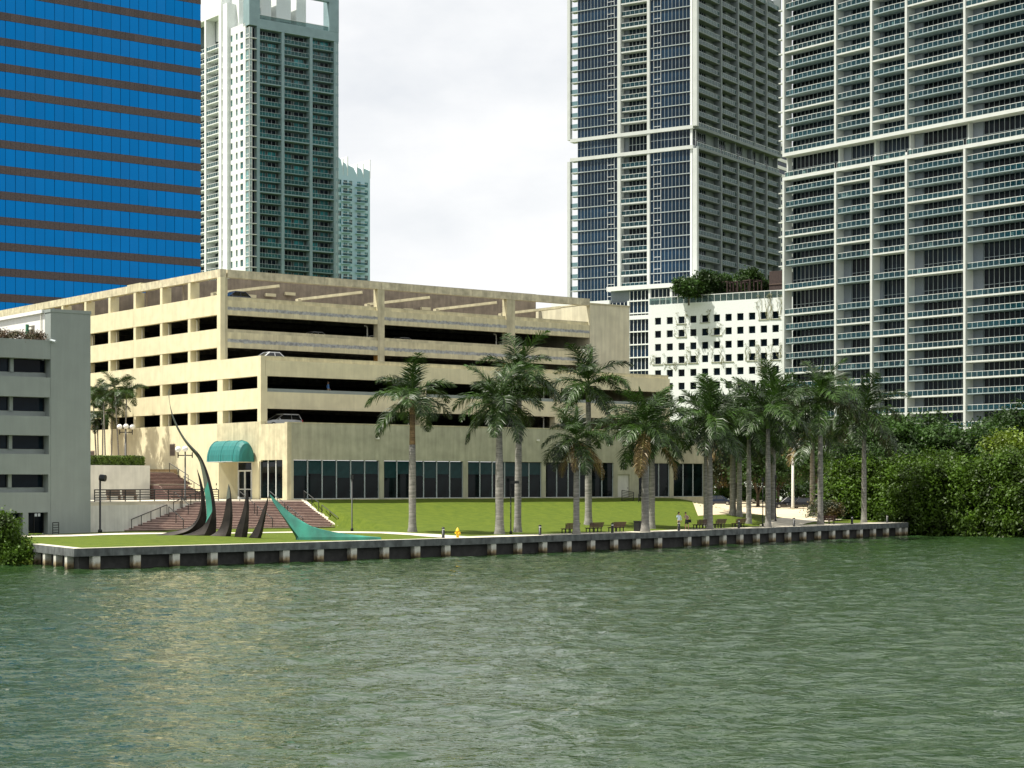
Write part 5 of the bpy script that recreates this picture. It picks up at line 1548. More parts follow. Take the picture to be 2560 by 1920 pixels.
put("foliage", hedge("foliage", 24.8, 1.6, 1.25, 22000, 0.10, leaf_hedge, 3), hr)
MB().box(0.1, 24.7, 0.1, 1.5, 0, 1.15).build("branches", leaf_dark, hr)

# planting on the roof terrace of the grey building
for i in range(7):
    a = gb_a1 - 1.0 - i * 1.75
    p = GB.w(a, 0.75)
    big = i == 3
    tree("planter_shrub", (p[0], p[1], GB.z0 + gb_zl - 0.35), ("shrub at the right end of the roof planter, nearest the grey tower", "second shrub from the grey tower in the roof planter", "third shrub from the grey tower in the roof planter", "tall green shrub in the roof planter of the grey building", "fifth shrub from the grey tower in the roof planter", "sixth shrub from the grey tower in the roof planter", "shrub in the roof planter at the left border")[i], "shrub",
         [(0, 0, 0.55, 0.95, 0.5, 0.5)] + ([(0, 0, 1.5, 0.7, 0.6, 0.7)] if big else []), 1500, 0.075, leaf_hedge if big else leaf_purple, 300 + i, 0.4, 0.05, "shrubs in the roof planter", clump=0.18, shell=0.3)

# trees and trellises on the roof of the white podium
for i, (px, Y, ty, hw, lab) in enumerate(((1722, 405, 695, 3.2, "leftmost roof-garden tree on the white podium building"), (1772, 407, 686, 3.6, "second roof-garden tree on the white podium building"), (1815, 411, 692, 2.6, "third roof-garden tree, behind the left trellis"), (1862, 412, 678, 4.0, "broad roof-garden tree behind the trellises"), (1910, 414, 700, 2.8, "roof-garden tree beside the brown lift housing"))):
    X = (px - CX) / F * Y; zt = WP.z0 + wp_zt - 0.25
    top = ZC + (HY - ty) / F * Y - zt
    tree("roof_garden_tree", (X, Y, zt), lab, "tree", blobset(rngm, hw, hw * .7, 0.3, top, 6), 6500, 0.28, leaf_dark, 330 + i, top * .4, 0.16, "roof-garden trees on the white podium", clump=0.45, shell=0.45)
def trellis(px0, px1, y0, y1, Y, label):
    p0, p1 = at(px0, y1, Y), at(px1, y1, Y + 1.5)
    h = at(px0, y0, Y)[2] - p0[2]
    zb = WP.z0 + wp_zt - 0.2
    w = np.linalg.norm((p1 - p0)[:2]); ang = math.atan2(p1[1] - p0[1], p1[0] - p0[0])
    root = empty("trellis", (p0[0], p0[1], zb), ang, label, "trellis", "roof trellises on the white podium")
    hh = p0[2] + h - zb
    for x in (0, w * .33, w * .67, w): MB().box(x - .12, x + .12, 0, .2, 0, hh).build("post", lattice, root)
    for z in (0.3, hh * .5, hh - .15): MB().box(0.12, w - .12, 0.03, .17, z, z + .14).build("rail", lattice, root)
    MB().box(0, .15, .2, 3.0, hh - .2, hh).box(w - .15, w, .2, 3.0, hh - .2, hh).build("rafter", lattice, root)
trellis(1819, 1842, 702, 733, 404, "leftmost brown roof trellis on the white podium")
trellis(1845, 1872, 702, 731, 404, "second brown roof trellis on the white podium")
trellis(1876, 1905, 698, 729, 404, "third brown roof trellis on the white podium")
p = at(1923, 726, 402)
lh = empty("lift_housing", (p[0], p[1], WP.z0 + wp_zt - 0.2), A2 + math.pi / 2 * 0, "dark brown lift housing on the white podium roof", "roof housing")
MB().box(0, 6, -3.2, 0, 0, 6.6).build("wall", lattice, lh)
for z in (1.5, 3.6): MB().box(-0.12, 0, -3.2, 0.0, z, z + .2).build("rail", mat("trellis_light", (0.12, 0.08, 0.06), .7), lh)

# trailing vines on the white podium
def vine(c, r_, dz0, dz1, label, seed, dense):
    b0, b1 = wp_cols[c]; z0, z1 = wp_zs[r_]
    p = WP.w(-0.06, (b0 + b1) / 2)
    root = empty("vine", (p[0], p[1], WP.z0 + z0 - 0.15), A2, label, "vine", "vines on the white podium wall")
    rng = random.Random(seed)
    mb = MB()
    for k in range(dense):
        y = rng.choice((-1, 1)) * rng.uniform(0.7, 1.9); z = rng.uniform(dz0, 0.2)
        pts = [Vector((0, y, z))]
        for q in range(6): pts.append(pts[-1] + Vector((rng.uniform(-.03, .01), rng.uniform(-.4, .4), (dz1 - dz0) / 6 * rng.uniform(.4, 1))))
        for a, b in zip(pts[:-1], pts[1:]): mb.tube(a, b, 0.035, n=4)
    mb.tube((0, -1.3, 0), (0, 1.3, 0.02), 0.09, n=4)
    mb.build("stems", vine_mat, root)
    n = 34 * dense
    put("leaves", leaf_cloud("leaves", [(-0.05, s * 1.2, (dz0 + dz1) / 2 + 0.4, 0.08, .6, (dz1 - dz0) * .42) for s in (-1, 1)], n, 0.09, vine_mat, seed, clump=0.22), root)
for k, (c, r_, a, b, lab, dn) in enumerate(((0, 3, -.2, 2.2, "vine round the leftmost window, fourth row", 3), (1, 3, -1.6, .2, "vine hanging under a second-column window", 3), (2, 0, 0, 3.2, "tall vine beside the third window of the top row", 3), (2, 1, -.3, 2.6, "vine beside the third window, second row", 3), (2, 3, -1.6, .3, "vine hanging under the third window, fourth row", 3), (3, 3, 0, 3.4, "bare vine over the fourth window, fourth row", 6), (4, 0, 0, 3.0, "bare vine round the fifth window of the top row", 3), (5, 1, 0, 2.6, "vine beside the sixth window, second row", 3), (5, 3, 0, 3.8, "bare vine between fifth and sixth windows, fourth row", 3), (6, 3, -1.9, .1, "vine hanging below the seventh window, fourth row", 3), (8, 3, 0, 3.8, "dense bare vine round the ninth window, fourth row", 8), (9, 0, 0, 6.5, "large bare vine climbing over the tenth window of the top row", 8), (10, 0, 0, 5.5, "large bare vine climbing over the eleventh window of the top row", 7), (10, 3, -1, 4.0, "dense vine by the last visible window, fourth row", 8), (9, 4, 0, 4.5, "dense vine over the tenth window, fifth row", 7))):
    vine(c, r_, a, b, lab, 500 + k, dn)
# ------------------------------------------------------------------ bronze sculpture fins
def zpx(pts): return [(360 + x / 3.687, 960 + y / 3.687) for x, y in pts]
def resample(pts, n):
    p = np.array(pts, dtype=float)
    for _ in range(2):                                   # smooth the outline
        q = [p[0]]
        for a, b in zip(p[:-1], p[1:]): q += [a * .75 + b * .25, a * .25 + b * .75]
        p = np.array(q + [p[-1]])
    s = np.concatenate([[0], np.cumsum(np.linalg.norm(np.diff(p, axis=0), axis=1))]); s /= s[-1]
    t = np.linspace(0, 1, n)
    return np.stack([np.interp(t, s, p[:, 0]), np.interp(t, s, p[:, 1])], 1)
def fin(label, left, right, Y, mats, front=0.22, back=0.35, dl=0.0, dr=0.0, ridge=0.5, split=None, n=44, kink=None):
    L, Rr = resample(zpx(left), n), resample(zpx(right), n)
    def world(p, off): 
        q = at(p[0], p[1], Y); return q + np.array([0, off, 0])
    zb = gz(*at(L[-1][0], L[-1][1], Y)[:2])
    base = np.array([*(at(L[-1][0], L[-1][1], Y)[:2] + at(Rr[-1][0], Rr[-1][1], Y)[:2]) / 2, zb])
    root = empty("sculpture_fin", tuple(base), 0, label, "sculpture", "fins of the riverside sculpture")
    rings, mi = [], []
    for i in range(n):
        a, b = world(L[i], dl * i / n), world(Rr[i], dr * i / n)
        w = max(0.03, np.linalg.norm(b - a))
        m = a * (1 - ridge) + b * ridge + np.array([0, -front * w, 0])
        k = a * 0.5 + b * 0.5 + np.array([0, back * w, 0])
        rr = [a - base, m - base, b - base, k - base]
        if i == n - 1: rr = [np.array([q[0], q[1], min(q[2], 0) - 0.5]) for q in rr]
        rings.append(rr)
    mb = MB().loft(rings)
    if split:
        for f in range(len(mb.m)):
            ring = min(f // 4, n - 2); side = f % 4
            mb.m[f] = split(ring / (n - 1), side) if f < (n - 1) * 4 else 0
    mb.build("fin_body", mats, root)
YS = 153.0
fin("lower rear fin of the sculpture sweeping left, dark bronze", [(487, 780), (510, 900), (522, 1000), (525, 1100), (510, 1180), (480, 1260), (430, 1310), (350, 1345), (220, 1368), (75, 1400)],
    [(488, 780), (520, 860), (545, 950), (565, 1080), (575, 1200), (580, 1270), (570, 1320), (540, 1360), (480, 1385), (400, 1405)], YS + 1.2, [dark_bronze, verdigris], split=lambda t, s: 1 if s == 3 and t > .35 else 0)
fin("tallest fin of the sculpture, a thin hooked bronze blade", [(236, 38), (222, 90), (235, 170), (250, 280), (300, 410), (370, 530), (430, 605), (505, 690), (530, 790), (545, 880), (560, 1000), (572, 1100), (578, 1200), (578, 1265), (545, 1315), (480, 1362), (300, 1408)],
    [(241, 38), (229, 110), (248, 230), (292, 350), (355, 470), (425, 560), (515, 645), (562, 740), (602, 850), (632, 970), (652, 1060), (665, 1180), (668, 1290), (664, 1370), (658, 1395), (655, 1402), (650, 1408)], YS, [dark_bronze, grey_bronze, verdigris], ridge=0.72,
    split=lambda t, s: (1 if t < .62 else (2 if s == 0 and t < .8 else 0)) if s in (0, 3) else (1 if t < .42 else 0))
fin("third fin of the sculpture from the left, straight dark bronze", [(778, 920), (765, 1000), (755, 1100), (735, 1210), (710, 1310), (670, 1365), (575, 1418)], [(779, 920), (796, 960), (808, 1060), (818, 1180), (815, 1280), (808, 1360), (798, 1412)], YS - 0.6, [dark_bronze, grey_bronze], ridge=.8, split=lambda t, s: 1 if s == 0 and t < .25 else 0)
fin("fourth fin of the sculpture from the left, curved dark bronze", [(955, 970), (935, 1040), (920, 1130), (895, 1220), (860, 1310), (840, 1370), (832, 1416)], [(957, 970), (966, 1040), (969, 1150), (966, 1270), (960, 1350), (948, 1420)], YS - 1.4, [dark_bronze, grey_bronze], ridge=.6)
fin("fifth fin of the sculpture, leaning dark bronze beside the teal fin", [(1147, 1030), (1120, 1100), (1085, 1180), (1050, 1280), (1000, 1370), (962, 1417)], [(1149, 1030), (1141, 1110), (1122, 1210), (1106, 1300), (1095, 1370), (1078, 1417)], YS - 2.0, [dark_bronze, grey_bronze], ridge=.75)
fin("rightmost fin of the sculpture, bright teal with a long tail", [(1157, 1020), (1183, 1080), (1228, 1150), (1290, 1240), (1340, 1320), (1380, 1380), (1400, 1417), (1402, 1419), (1404, 1420)], [(1163, 1018), (1200, 1050), (1270, 1120), (1350, 1190), (1420, 1240), (1520, 1300), (1620, 1345), (1780, 1372), (2000, 1398), (2210, 1414)], YS - 2.6, [verdigris, mat("dark_teal_copper", (0.02, 0.11, 0.09), .6, var=.3)], ridge=0.04, front=0.05, back=0.16, split=lambda t, s: 1 if s == 0 else 0)

# ------------------------------------------------------------------ quay furniture
def quay_point(px, off):
    """on the quay walk: pixel column, metres back from the seawall edge"""
    best = None
    for k, (a, b) in enumerate(zip(QUAY[1:-1], QUAY[2:])):
        a, b = np.array(a), np.array(b); d = (b - a) / np.linalg.norm(b - a); n = np.array([-d[1], d[0]])
        p = a + n * off; kk = (px - CX) / F
        t = (kk * p[1] - p[0]) / (d[0] - kk * d[1])
        if -0.5 <= t <= np.linalg.norm(b - a) + 0.5: best = (p + d * t, math.atan2(d[1], d[0]))
    return best
def bench(px, label, off=3.1, turn=0.0, W=1.95):
    p, ang = quay_point(px, off)
    root = empty("bench", (p[0], p[1], gz(*p)), ang + turn, label, "bench", "wooden benches along the quay walk")
    # the bench looks over the lawn: its back is towards the river
    for k in range(4):
        MB().box(-W / 2, W / 2, -0.30 - 0.05 * k, -0.26 - 0.05 * k, 0.52 + 0.115 * k, 0.62 + 0.115 * k).build("back_slat", wood, root)
    for k in range(4): MB().box(-W / 2, W / 2, -0.18 + 0.13 * k, -0.07 + 0.13 * k, 0.43, 0.475).build("seat_slat", wood, root)
    for x in (-W / 2 + .12, -W / 6, W / 6, W / 2 - .12): MB().box(x - .035, x + .035, -.2, -.13, 0, .43).box(x - .035, x + .035, .2, .27, 0, .43).box(x - .03, x + .03, -.25, .27, .38, .43).box(x - .025, x + .025, -.24, -.2, .4, .95).build("leg", black_metal, root)
for px, lab in ((1425, "leftmost quay bench, half hidden by a short palm trunk"), (1485, "second quay bench, right of the short palm"), (1541, "third quay bench, behind a bollard and left of the black bin"), (1750, "quay bench beside the woman in the black skirt"), (1796, "quay bench half hidden behind the dark palm trunk"), (1846, "quay bench behind a bollard, right of the dark palm trunk")):
    bench(px, lab)
bench(2066, "quay bench seen end-on right of the tallest palm", 2.6, R(100))
for i, px in enumerate((285, 325)):
    b_ = 7.0; a_ = G.a(px, b_)
    root = empty("terrace_bench", (*G.w(a_, b_), G.z0), G.ang, ("left brown bench on the terrace behind the railing", "right brown bench on the terrace behind the railing")[i], "bench", "brown terrace benches")
    MB().box(-.75, .75, -.2, .2, .42, .5).build("seat", stone_bench, root)
    MB().box(-.75, .75, .2, .28, .5, 1.05).build("backrest", stone_bench, root)
    for x in (-.6, .6): MB().box(x - .06, x + .06, -.18, .26, 0, .42).build("leg", stone_bench, root)

def bollard(px, label):
    p, ang = quay_point(px, 1.0)
    root = empty("bollard_light", (p[0], p[1], gz(*p)), ang, label, "bollard light", "black bollard lights along the quay")
    MB().lathe([(.15, 0), (.13, .03), (.13, .70)], n=10).build("post", black_metal, root, smooth=True)
    MB().lathe([(.105, .70), (.105, .84)], n=10).build("lens", globe_mat, root, smooth=True)
    MB().lathe([(.16, .84), (.16, .88), (.08, .96)], n=10).build("cap", black_metal, root, smooth=True)
for px, lab in ((1108, "black bollard light left of the yellow hydrant"), (1350, "black bollard light alone on the quay, left of the benches"), (1531, "black bollard light in front of the third bench"), (1697, "black bollard light in front of the man in the blue shirt"), (1847, "black bollard light in front of the rightmost slatted bench"), (1985, "black bollard light at the mouth of the park path"), (2130, "black bollard light left of the rightmost palm"), (2218, "black bollard light nearest the end of the seawall")): bollard(px, lab)

# hydrant
p, ang = quay_point(1144, 1.1)
root = empty("fire_hydrant", (p[0], p[1], gz(*p)), ang, "yellow fire hydrant on the quay in front of the lawn", "fire hydrant")
MB().lathe([(.19, 0), (.19, .05), (.13, .07), (.125, .55), (.17, .57), (.17, .62), (.15, .64), (.13, .74), (.07, .82), (.04, .83), (.04, .9)], n=14).build("barrel", yellow, root, smooth=True)
for s in (-1, 1): MB().tube((0, 0, .45), (s * .22, 0, .45), .075, n=10).tube((s * .22, 0, .45), (s * .26, 0, .45), .09, n=8).build("nozzle", yellow, root)
MB().tube((0, 0, .4), (0, -.24, .4), .095, n=10).tube((0, -.24, .4), (0, -.28, .4), .11, n=8).build("nozzle", yellow, root)

# black bin
p, ang = quay_point(1596, 2.4)
root = empty("litter_bin", (p[0], p[1], gz(*p)), ang, "square black litter bin between the benches and a palm", "litter bin")
MB().box(-.32, .32, -.32, .32, .04, .95).build("body", black_metal, root)
MB().box(-.35, .35, -.35, .35, .95, 1.05).build("lid", black_metal, root)
for k in range(5): MB().box(-.3 + k * .13, -.24 + k * .13, -.345, -.322, .08, .9).build("slat", black_metal, root)

# tall lamp posts
def lamp_post(base, top_y, label, kind="shoebox", r=0.06):
    x, y, z = base
    H = ZC + (HY - top_y) / F * y - z
    root = empty("lamp_post", (x, y, z), 0, label, "lamp post", "black lamp posts")
    MB().lathe([(r * 2.2, 0), (r * 2.0, .25), (r, .3), (r * .9, H)], n=8).build("pole", black_metal, root, smooth=True)
    if kind == "shoebox":
        MB().box(-.05, .75, -.16, .16, H - .22, H + .02).build("lamp_head", black_metal, root)
    elif kind == "spot":
        MB().tube((0, 0, H - .15), (.5, -.1, H - .2), .3, n=10).build("lamp_head", black_metal, root)
    elif kind == "globe":
        MB().box(-.75, .75, -.05, .05, H - .7, H - .6).build("arm", black_metal, root)
        for s in (-.7, 0, .7):
            MB().box(s - .05, s + .05, -.05, .05, H - .9, H - .35).build("holder", black_metal, root)
            if s <= 0 or top_y < 1100 + 20: MB().sphere((s, 0, H - .05 if s else H + .0), .3, n=12, k=8).build("globe", globe_mat, root, smooth=True)
    else:
        MB().box(-.12, .12, -.12, .12, H - .3, H + .1).build("lamp_head", black_metal, root)
lamp_post(hit(880, 1328), 1190, "slim black lamp post on the lawn right of the staircase", "top")
lamp_post(hit(1277, 1335), 1203, "black lamp post with a flat head between two palms", "shoebox")
lamp_post(hit(1907, 1317), 1196, "slim black lamp post left of a palm at the park path", "top")
lamp_post(hit(1939, 1304), 1190, "slim black lamp post right of a palm at the park path", "top")
q = GB.w(0.45, -1.0); lamp_post((q[0], q[1], gz(*q)), 1190, "black floodlight pole at the corner of the grey building", "spot", 0.09)
q = G.w(-5.0, G.b(315, -5.0)); lamp_post((q[0], q[1], G.z0 + 3.25), 1066, "black lamp post with white globes behind the hedge", "globe", 0.08)
q = G.w(G.a(463, 3.0), 3.0); lamp_post((q[0], q[1], G.z0), 1122, "black lamp post with a white globe on the terrace by the tall fin", "globe", 0.08)
# pale pole in the parking lot
b = hit(1982, 1274); H = ZC + (HY - 1136) / F * b[1] - b[2]
root = empty("utility_pole", tuple(b), 0, "pale concrete pole in front of the black hatchback", "pole")
MB().lathe([(.24, -.2), (.22, .5), (.17, H)], n=10).build("pole", offwhite, root, smooth=True)
MB().box(-.1, .1, -.19, -.12, H * .8, H * .8 + .4).build("bracket", black_metal, root)

# guard rails round the service door and by the grey building door
def guard(pts, label): railing("guard_rail", pts, label, bars=7, h=1.25, post=1.7, r=0.04, group="black guard rails at doors")
guard([gp(43.5, -1.6, -0.35), gp(45.3, -1.6, -0.6)], "black barred guard rail left of the service door")
guard([gp(46.2, -1.6, -0.35), gp(47.9, -1.6, -0.35)], "black barred guard rail right of the service door")
guard([gp(45.35, -2.4, -0.8), gp(46.3, -2.4, -1.0)], "lower barred guard rail on the ramp below the service door")
q0, q1 = GB.w(GB.a(121), -0.9), GB.w(GB.a(136), -0.9)
railing("guard_rail", [(q0[0], q0[1], gz(*q0)), (q1[0], q1[1], gz(*q1))], "small black barred rail beside the grey building door", bars=5, h=1.0, post=1.2, r=0.04, group="black guard rails at doors")
tag(MB().box(43.3, 48.3, -1.75, -0.02, -2.2, -0.42).build("door_landing", pave, None, (G.P[0], G.P[1], G.z0), G.ang), "small concrete landing in front of the service door", "landing")

# ------------------------------------------------------------------ cars
def car(name, loc, rz, label, paint, L=4.5, W=1.78, H=1.5, kind="hatch", group="parked cars"):
    root = empty(name, loc, rz, label, "car", group)
    h = W / 2
    def ring(x, hw, zs):    # closed section, symmetric, zs = (bottom, sill, belt)
        b, s, t = zs
        return [(x, -hw * .9, b), (x, -hw, s), (x, -hw * .97, t), (x, hw * .97, t), (x, hw, s), (x, hw * .9, b)]
    zb = 0.22
    st = [(-L / 2, h * .80, (.42, .60, .74)), (-L / 2 + .15, h * .93, (.28, .6, .88)), (-L * .28, h, (zb, .58, .95)), (0, h, (zb, .58, .96)), (L * .18, h, (zb, .58, .95)), (L * .34, h * .97, (zb, .56, .88)), (L / 2 - .15, h * .90, (.28, .52, .76)), (L / 2, h * .74, (.4, .52, .64))]
    MB().loft([ring(*s) for s in st]).build("body", paint, root, smooth=False)
    ct = {"hatch": [(-L / 2 + .22, .95), (-L * .40, H), (L * .02, H), (L * .22, .95)], "sedan": [(-L * .36, .94), (-L * .22, H), (L * .04, H), (L * .23, .94)], "suv": [(-L / 2 + .12, .95), (-L * .44, H), (L * .05, H), (L * .22, .95)]}[kind]
    def cr(x, z): 
        f = (z - .94) / (H - .94); hw = h * (.95 - .2 * f)
        return [(x, -hw, z), (x, hw, z)]
    a, b, c, d = [cr(x, z) for x, z in ct]
    mb = MB()
    n = 0
    # glasshouse as dark glass, roof as paint
    mb.quad(a[0], b[0], c[0], d[0]); mb.quad(d[1], c[1], b[1], a[1]); mb.quad(a[1], b[1], b[0], a[0]); mb.quad(d[0], c[0], c[1], d[1])
    mb.build("glasshouse", car_glass, root)
    rf = MB(); r0 = [(p[0], p[1], p[2]) for p in (b[0], c[0], c[1], b[1])]
    rf.prism([(r0[0][0] - .04, r0[0][1] - .02), (r0[1][0] + .04, r0[1][1] - .02), (r0[2][0] + .04, r0[2][1] + .02), (r0[3][0] - .04, r0[3][1] + .02)], H - .07, H + .04)
    for q, w_ in ((a, b), (d, c)):
        for s in (0, 1): rf.tube(q[s], w_[s], .06, n=5)
    for s in (0, 1):
        sg = -1 if s == 0 else 1
        xm = (ct[1][0] + ct[2][0]) / 2
        rf.tube((xm, sg * h * .955, .95), (xm, sg * h * .765, H), .04, n=5)
    rf.build("roof", paint, root)
    wr = 0.33
    tm = MB().tube((0, -.11, 0), (0, .11, 0), wr, n=16).mesh("wheel", rubber)
    rm_ = MB().tube((0, -.125, 0), (0, .125, 0), wr * .62, n=10).mesh("rim", chrome)
    for x in (-L * .30, L * .31):
        for s in (-1, 1):
            o = put("wheel", tm, root, (x, s * (h - .09), wr)); put("rim", rm_, o)
    for s in (-1, 1):
        MB().box(L / 2 - .16, L / 2 - .02, s * h * .62 - .16, s * h * .62 + .16, .60, .72).build("headlight", clear_lens, root)
        MB().box(-L / 2 - .01, -L / 2 + .16, s * h * .74 - .1, s * h * .74 + .1, .68, .95 if kind == "hatch" else .82).build("tail_light", red_lens, root)
        MB().box(ct[3][0] - .35, ct[3][0] - .2, s * (h + .08) - .09, s * (h + .08) + .09, .95, 1.08).build("mirror", paint, root)
    return root
black_paint = mat("black_car_paint", (0.012, 0.014, 0.018), 0.2, var=0.05, spec=0.7)
blue_paint = mat("dark_blue_car_paint", (0.012, 0.022, 0.05), 0.2, var=0.05, spec=0.7)
white_car = mat("white_car_paint", (0.68, 0.69, 0.68), 0.25, var=0.03)
grey_car = mat("silver_car_paint", (0.45, 0.46, 0.45), 0.25, metal=0.4, var=0.03)
def park(px, py, rz, label, paint, kind, **k):
    b = hit(px, py); car("parked_car", (b[0], b[1], b[2] + 0.035), rz, label, paint, kind=kind, **k)
park(1968, 1271, R(180), "black hatchback parked side-on behind the pale pole", black_paint, "hatch", L=4.4, H=1.62)
park(2002, 1272, R(172), "second black car overlapping the rear of the hatchback", black_paint, "suv", L=4.2, H=1.6)
park(1800, 1263, R(-18), "dark blue car at the garage end of the parking lot", blue_paint, "sedan", L=4.5)
park(1895, 1258, R(176), "white pickup-length car half hidden by palm trunks", white_car, "suv", L=4.8, H=1.65)
park(2040, 1264, R(180), "white-roofed car in the shade at the right of the lot", white_car, "suv", L=4.8, H=1.8)
park(1866, 1258, R(180), "silver car between two palm trunks in the lot", grey_car, "sedan", L=4.5)
# cars inside the garage
def deck_car(x, y, z, rz, label, paint, kind="sedan"):
    w = G.w(x, y); car("garage_car", (w[0], w[1], G.z0 + z), G.ang + rz, label, paint, kind=kind, H=1.52, group="cars on the garage decks")
deck_car(3.8, Y2 + 2.4, 7.46, R(180), "silver car on the lowest open deck, near the garage corner", grey_car, "hatch")
deck_car(15.5, Y3 + 6.6, 17.56, R(180), "pale car roof showing on the second deck from the top", white_car)
deck_car(24.5, Y3 + 7.2, 17.56, R(0), "white car on the upper deck right of the middle column", white_car)
deck_car(28.8, Y3 + 7.2, 17.56, R(0), "second white car on the upper deck right of the middle column", white_car)
deck_car(3.2, Y3 + 2.8, 21.11, R(180), "dark car on the roof deck behind the corner column", blue_paint)
deck_car(4.6, Y2 + 6.4, 14.26, R(180), "white car roof behind the terrace parapet", white_car)

# ------------------------------------------------------------------ people
def skin_body(name, joints, edges, rootj):
    me = bpy.data.meshes.new(name)
    names = list(joints)
    me.from_pydata([joints[n][0] for n in names], [(names.index(a), names.index(b)) for a, b in edges], [])
    o = bpy.data.objects.new(name, me); COL.objects.link(o)
    md = o.modifiers.new("skin", 'SKIN'); md.use_smooth_shade = True
    for i, n in enumerate(names):
        r = joints[n][1]; r = (r, r) if not isinstance(r, tuple) else r
        me.skin_vertices[0].data[i].radius = r
        me.skin_vertices[0].data[i].use_root = n == rootj
    sb = o.modifiers.new("sub", 'SUBSURF'); sb.levels = 1; sb.render_levels = 1
    dg = bpy.context.evaluated_depsgraph_get()
    out = bpy.data.meshes.new_from_object(o.evaluated_get(dg))
    bpy.data.objects.remove(o)
    return out
def hand(mb, w, d, up):
    """palm and five unequal bent fingers; w wrist, d along the hand, up = thumb side"""
    w, d, up = Vector(w), Vector(d).normalized(), Vector(up).normalized()
    s = d.cross(up).normalized()
    pc = w + d * .09
    mb.loft([[tuple(w + up * a * .028 + s * b * .014) for a, b in ((-1, -1), (1, -1), (1, 1), (-1, 1))], [tuple(pc + up * a * .042 + s * b * .014) for a, b in ((-1, -1), (1, -1), (1, 1), (-1, 1))]])
    for k, ln in enumerate((.068, .078, .082, .07)):
        b0 = pc + up * (-.032 + .021 * k); b1 = b0 + d * ln * .5; b2 = b1 + (d * .7 + s * .6).normalized() * ln * .5
        mb.tube(b0, b1, .009, .0085, n=5).tube(b1, b2, .0085, .007, n=5)
    t0 = w + d * .03 + up * .03; t1 = t0 + (d * .6 + up * .7).normalized() * .04; t2 = t1 + (d * .9 + up * .2).normalized() * .03
    mb.tube(t0, t1, .011, .01, n=5).tube(t1, t2, .01, .008, n=5)
def person(loc, rz, label, pose, top, legs, hair_len=0.0, skirt=False, group="people on the quay"):
    root = empty("person", loc, rz, label, "person", group)
    J = {'pelvis': ((0, 0, .95), (.155, .115)), 'waist': ((0, .0, 1.1), (.14, .10)), 'chest': ((0, 0, 1.32), (.17, .115)), 'neck': ((0, .0, 1.50), .058), 'head0': ((0, -.01, 1.575), (.07, .085)), 'head1': ((0, -.015, 1.68), (.078, .095)), 'head2': ((0, 0, 1.745), (.055, .065))}
    J.update(pose)
    E = [('pelvis', 'waist'), ('waist', 'chest'), ('chest', 'neck'), ('neck', 'head0'), ('head0', 'head1'), ('head1', 'head2')]
    for s in ('l', 'r'): E += [('chest', s + 'sh'), (s + 'sh', s + 'el'), (s + 'el', s + 'wr'), ('pelvis', s + 'hip'), (s + 'hip', s + 'kn'), (s + 'kn', s + 'an'), (s + 'an', s + 'toe')]
    me = skin_body("body", J, E, 'pelvis')
    for m in (skin_mat, top, legs, shoe_mat): me.materials.append(m)
    el = (Vector(J['lel'][0]), Vector(J['rel'][0]))
    for p in me.polygons:
        c = p.center
        arm = abs(c.x) > .23 or (abs(c.x) > .12 and c.y < -.14)
        if c.z > 1.47 and not arm and abs(c.x) < .11: k = 0
        elif arm and c.z > .75:
            wr = min((c - Vector(J['lwr'][0])).length, (c - Vector(J['rwr'][0])).length)
            k = 0 if (wr < .07 or skirt) else 1
        elif c.z > 0.98: k = 1
        elif c.z > (.55 if skirt else .1): k = 2
        elif c.z > .09 and skirt: k = 0
        else: k = 3
        p.material_index = k
    put("body", me, root)
    hm = MB()
    for s, sg in (('l', -1), ('r', 1)):
        w = Vector(J[s + 'wr'][0]); d = (w - Vector(J[s + 'el'][0])).normalized(); hand(hm, w - d * .01, d, Vector((0, -1, .2)))
    hm.build("hands", skin_mat, root)
    hx, hy, hz = J['head1'][0]
    hr = MB().sphere((hx, hy + .015, hz + .035), .092, .108, .105, n=12, k=8)
    if hair_len: hr.sphere((hx, hy + .1, hz + .02), .06, .06, .06)
    hr.build("hair", hair_mat, root, smooth=True)
    f = MB()
    for s in (-1, 1): f.sphere((hx + s * .032, hy - .088, hz - .01), .011, n=6, k=4).sphere((hx + s * .083, hy, hz - .02), .012, .022, .032, n=6, k=4)
    f.loft([[(hx - .012, hy - .09, hz + .005), (hx + .012, hy - .09, hz + .005), (hx, hy - .095, hz + .005)], [(hx - .018, hy - .092, hz - .035), (hx + .018, hy - .092, hz - .035), (hx, hy - .122, hz - .033)]])
    f.box(hx - .025, hx + .025, hy - .094, hy - .08, hz - .068, hz - .058)
    f.build("face", skin_mat, root)
    if skirt: MB().lathe([(.185, .60), (.175, .8), (.165, .95), (.15, 1.02)], n=14).build("skirt", legs, root, smooth=True)
    return root
std = lambda sw=0.0: {'lhip': ((-.095, 0, .88), .09), 'rhip': ((.095, 0, .88), .09), 'lkn': ((-.11, -.02 - sw, .50), .062), 'rkn': ((.11, -.02 + sw, .50), .062), 'lan': ((-.115, .03 - sw * .4, .09), .042), 'ran': ((.115, .03 + sw * 1.6, .09), .042), 'ltoe': ((-.125, -.13 - sw * .4, .04), .036), 'rtoe': ((.125, -.13 + sw * 1.4, .04), .036), 'lsh': ((-.19, 0, 1.42), .058), 'rsh': ((.19, 0, 1.42), .058)}
p, a_ = quay_point(1697, 2.3)
pose = std(.03); pose.update({'rel': ((.27, .03, 1.14), .045), 'rwr': ((.27, -.06, .90), .032), 'lel': ((-.30, -.12, 1.25), .045), 'lwr': ((-.13, -.13, 1.56), .032)})
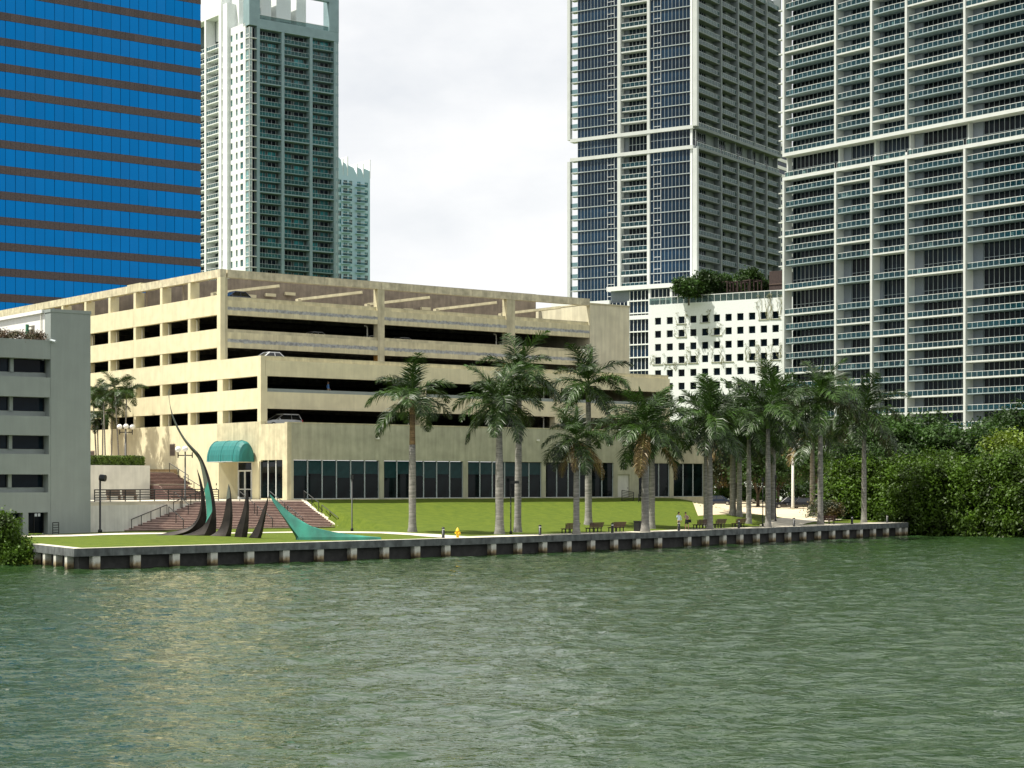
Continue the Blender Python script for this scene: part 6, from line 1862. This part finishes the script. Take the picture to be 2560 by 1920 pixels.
man = person((p[0], p[1], gz(*p) + .035), R(25), "man in light blue shirt and khaki trousers with a phone at his ear", pose, shirt_blue, khaki)
tag(MB().box(-.02, .02, -.01, .01, -.07, .07).build("phone", black_metal, None, (p[0] - .13, p[1] - .17, gz(*p) + 1.66), R(25)), "small dark phone held to the ear of the man in the blue shirt", "phone")
p, a_ = quay_point(1717, 2.3)
pose = std(.09); pose.update({'chest': ((-.02, -.06, 1.31), (.15, .10)), 'waist': ((0, -.01, 1.1), (.115, .09)), 'neck': ((-.04, -.10, 1.48), .05), 'head0': ((-.05, -.13, 1.54), (.066, .08)), 'head1': ((-.06, -.16, 1.63), (.074, .09)), 'head2': ((-.06, -.16, 1.69), (.05, .06)), 'lsh': ((-.19, -.06, 1.40), .05), 'rsh': ((.16, -.06, 1.40), .05), 'lel': ((-.24, -.12, 1.14), .04), 'lwr': ((-.22, -.33, 1.18), .028), 'rel': ((.22, .02, 1.13), .04), 'rwr': ((.20, -.2, 1.05), .028)})
woman = person((p[0], p[1], gz(*p) + .035), R(-35), "woman in mauve top and black skirt looking down at her hands", pose, mauve_cloth, black_cloth, .1, True)
bg = empty("shoulder_bag", (p[0] + .27, p[1] + .1, gz(*p) + .75), R(-20), "black shoulder bag hanging behind the woman in the skirt", "bag")
MB().loft([[(-.2, -.07, 0), (.2, -.07, 0), (.2, .07, 0), (-.2, .07, 0)], [(-.17, -.05, .3), (.17, -.05, .3), (.17, .05, .3), (-.17, .05, .3)]]).build("pouch", black_cloth, bg)
MB().path([(-.15, 0, .29), (-.12, 0, .6), (-.05, 0, .68), (.05, 0, .6), (.15, 0, .29)], .015).build("strap", black_cloth, bg)
w = G.w(G.a(820, Y2 + 1.1), Y2 + 1.1)
pose = std(.06); pose.update({'rel': ((.25, .04, 1.15), .045), 'rwr': ((.25, -.08, .92), .032), 'lel': ((-.25, .02, 1.15), .045), 'lwr': ((-.25, -.1, .93), .032)})
person((w[0], w[1], G.z0 + 10.81), R(120), "person in a mid blue shirt walking on the garage deck above the silver car", pose, shirt_pool, khaki, group="people in the garage")
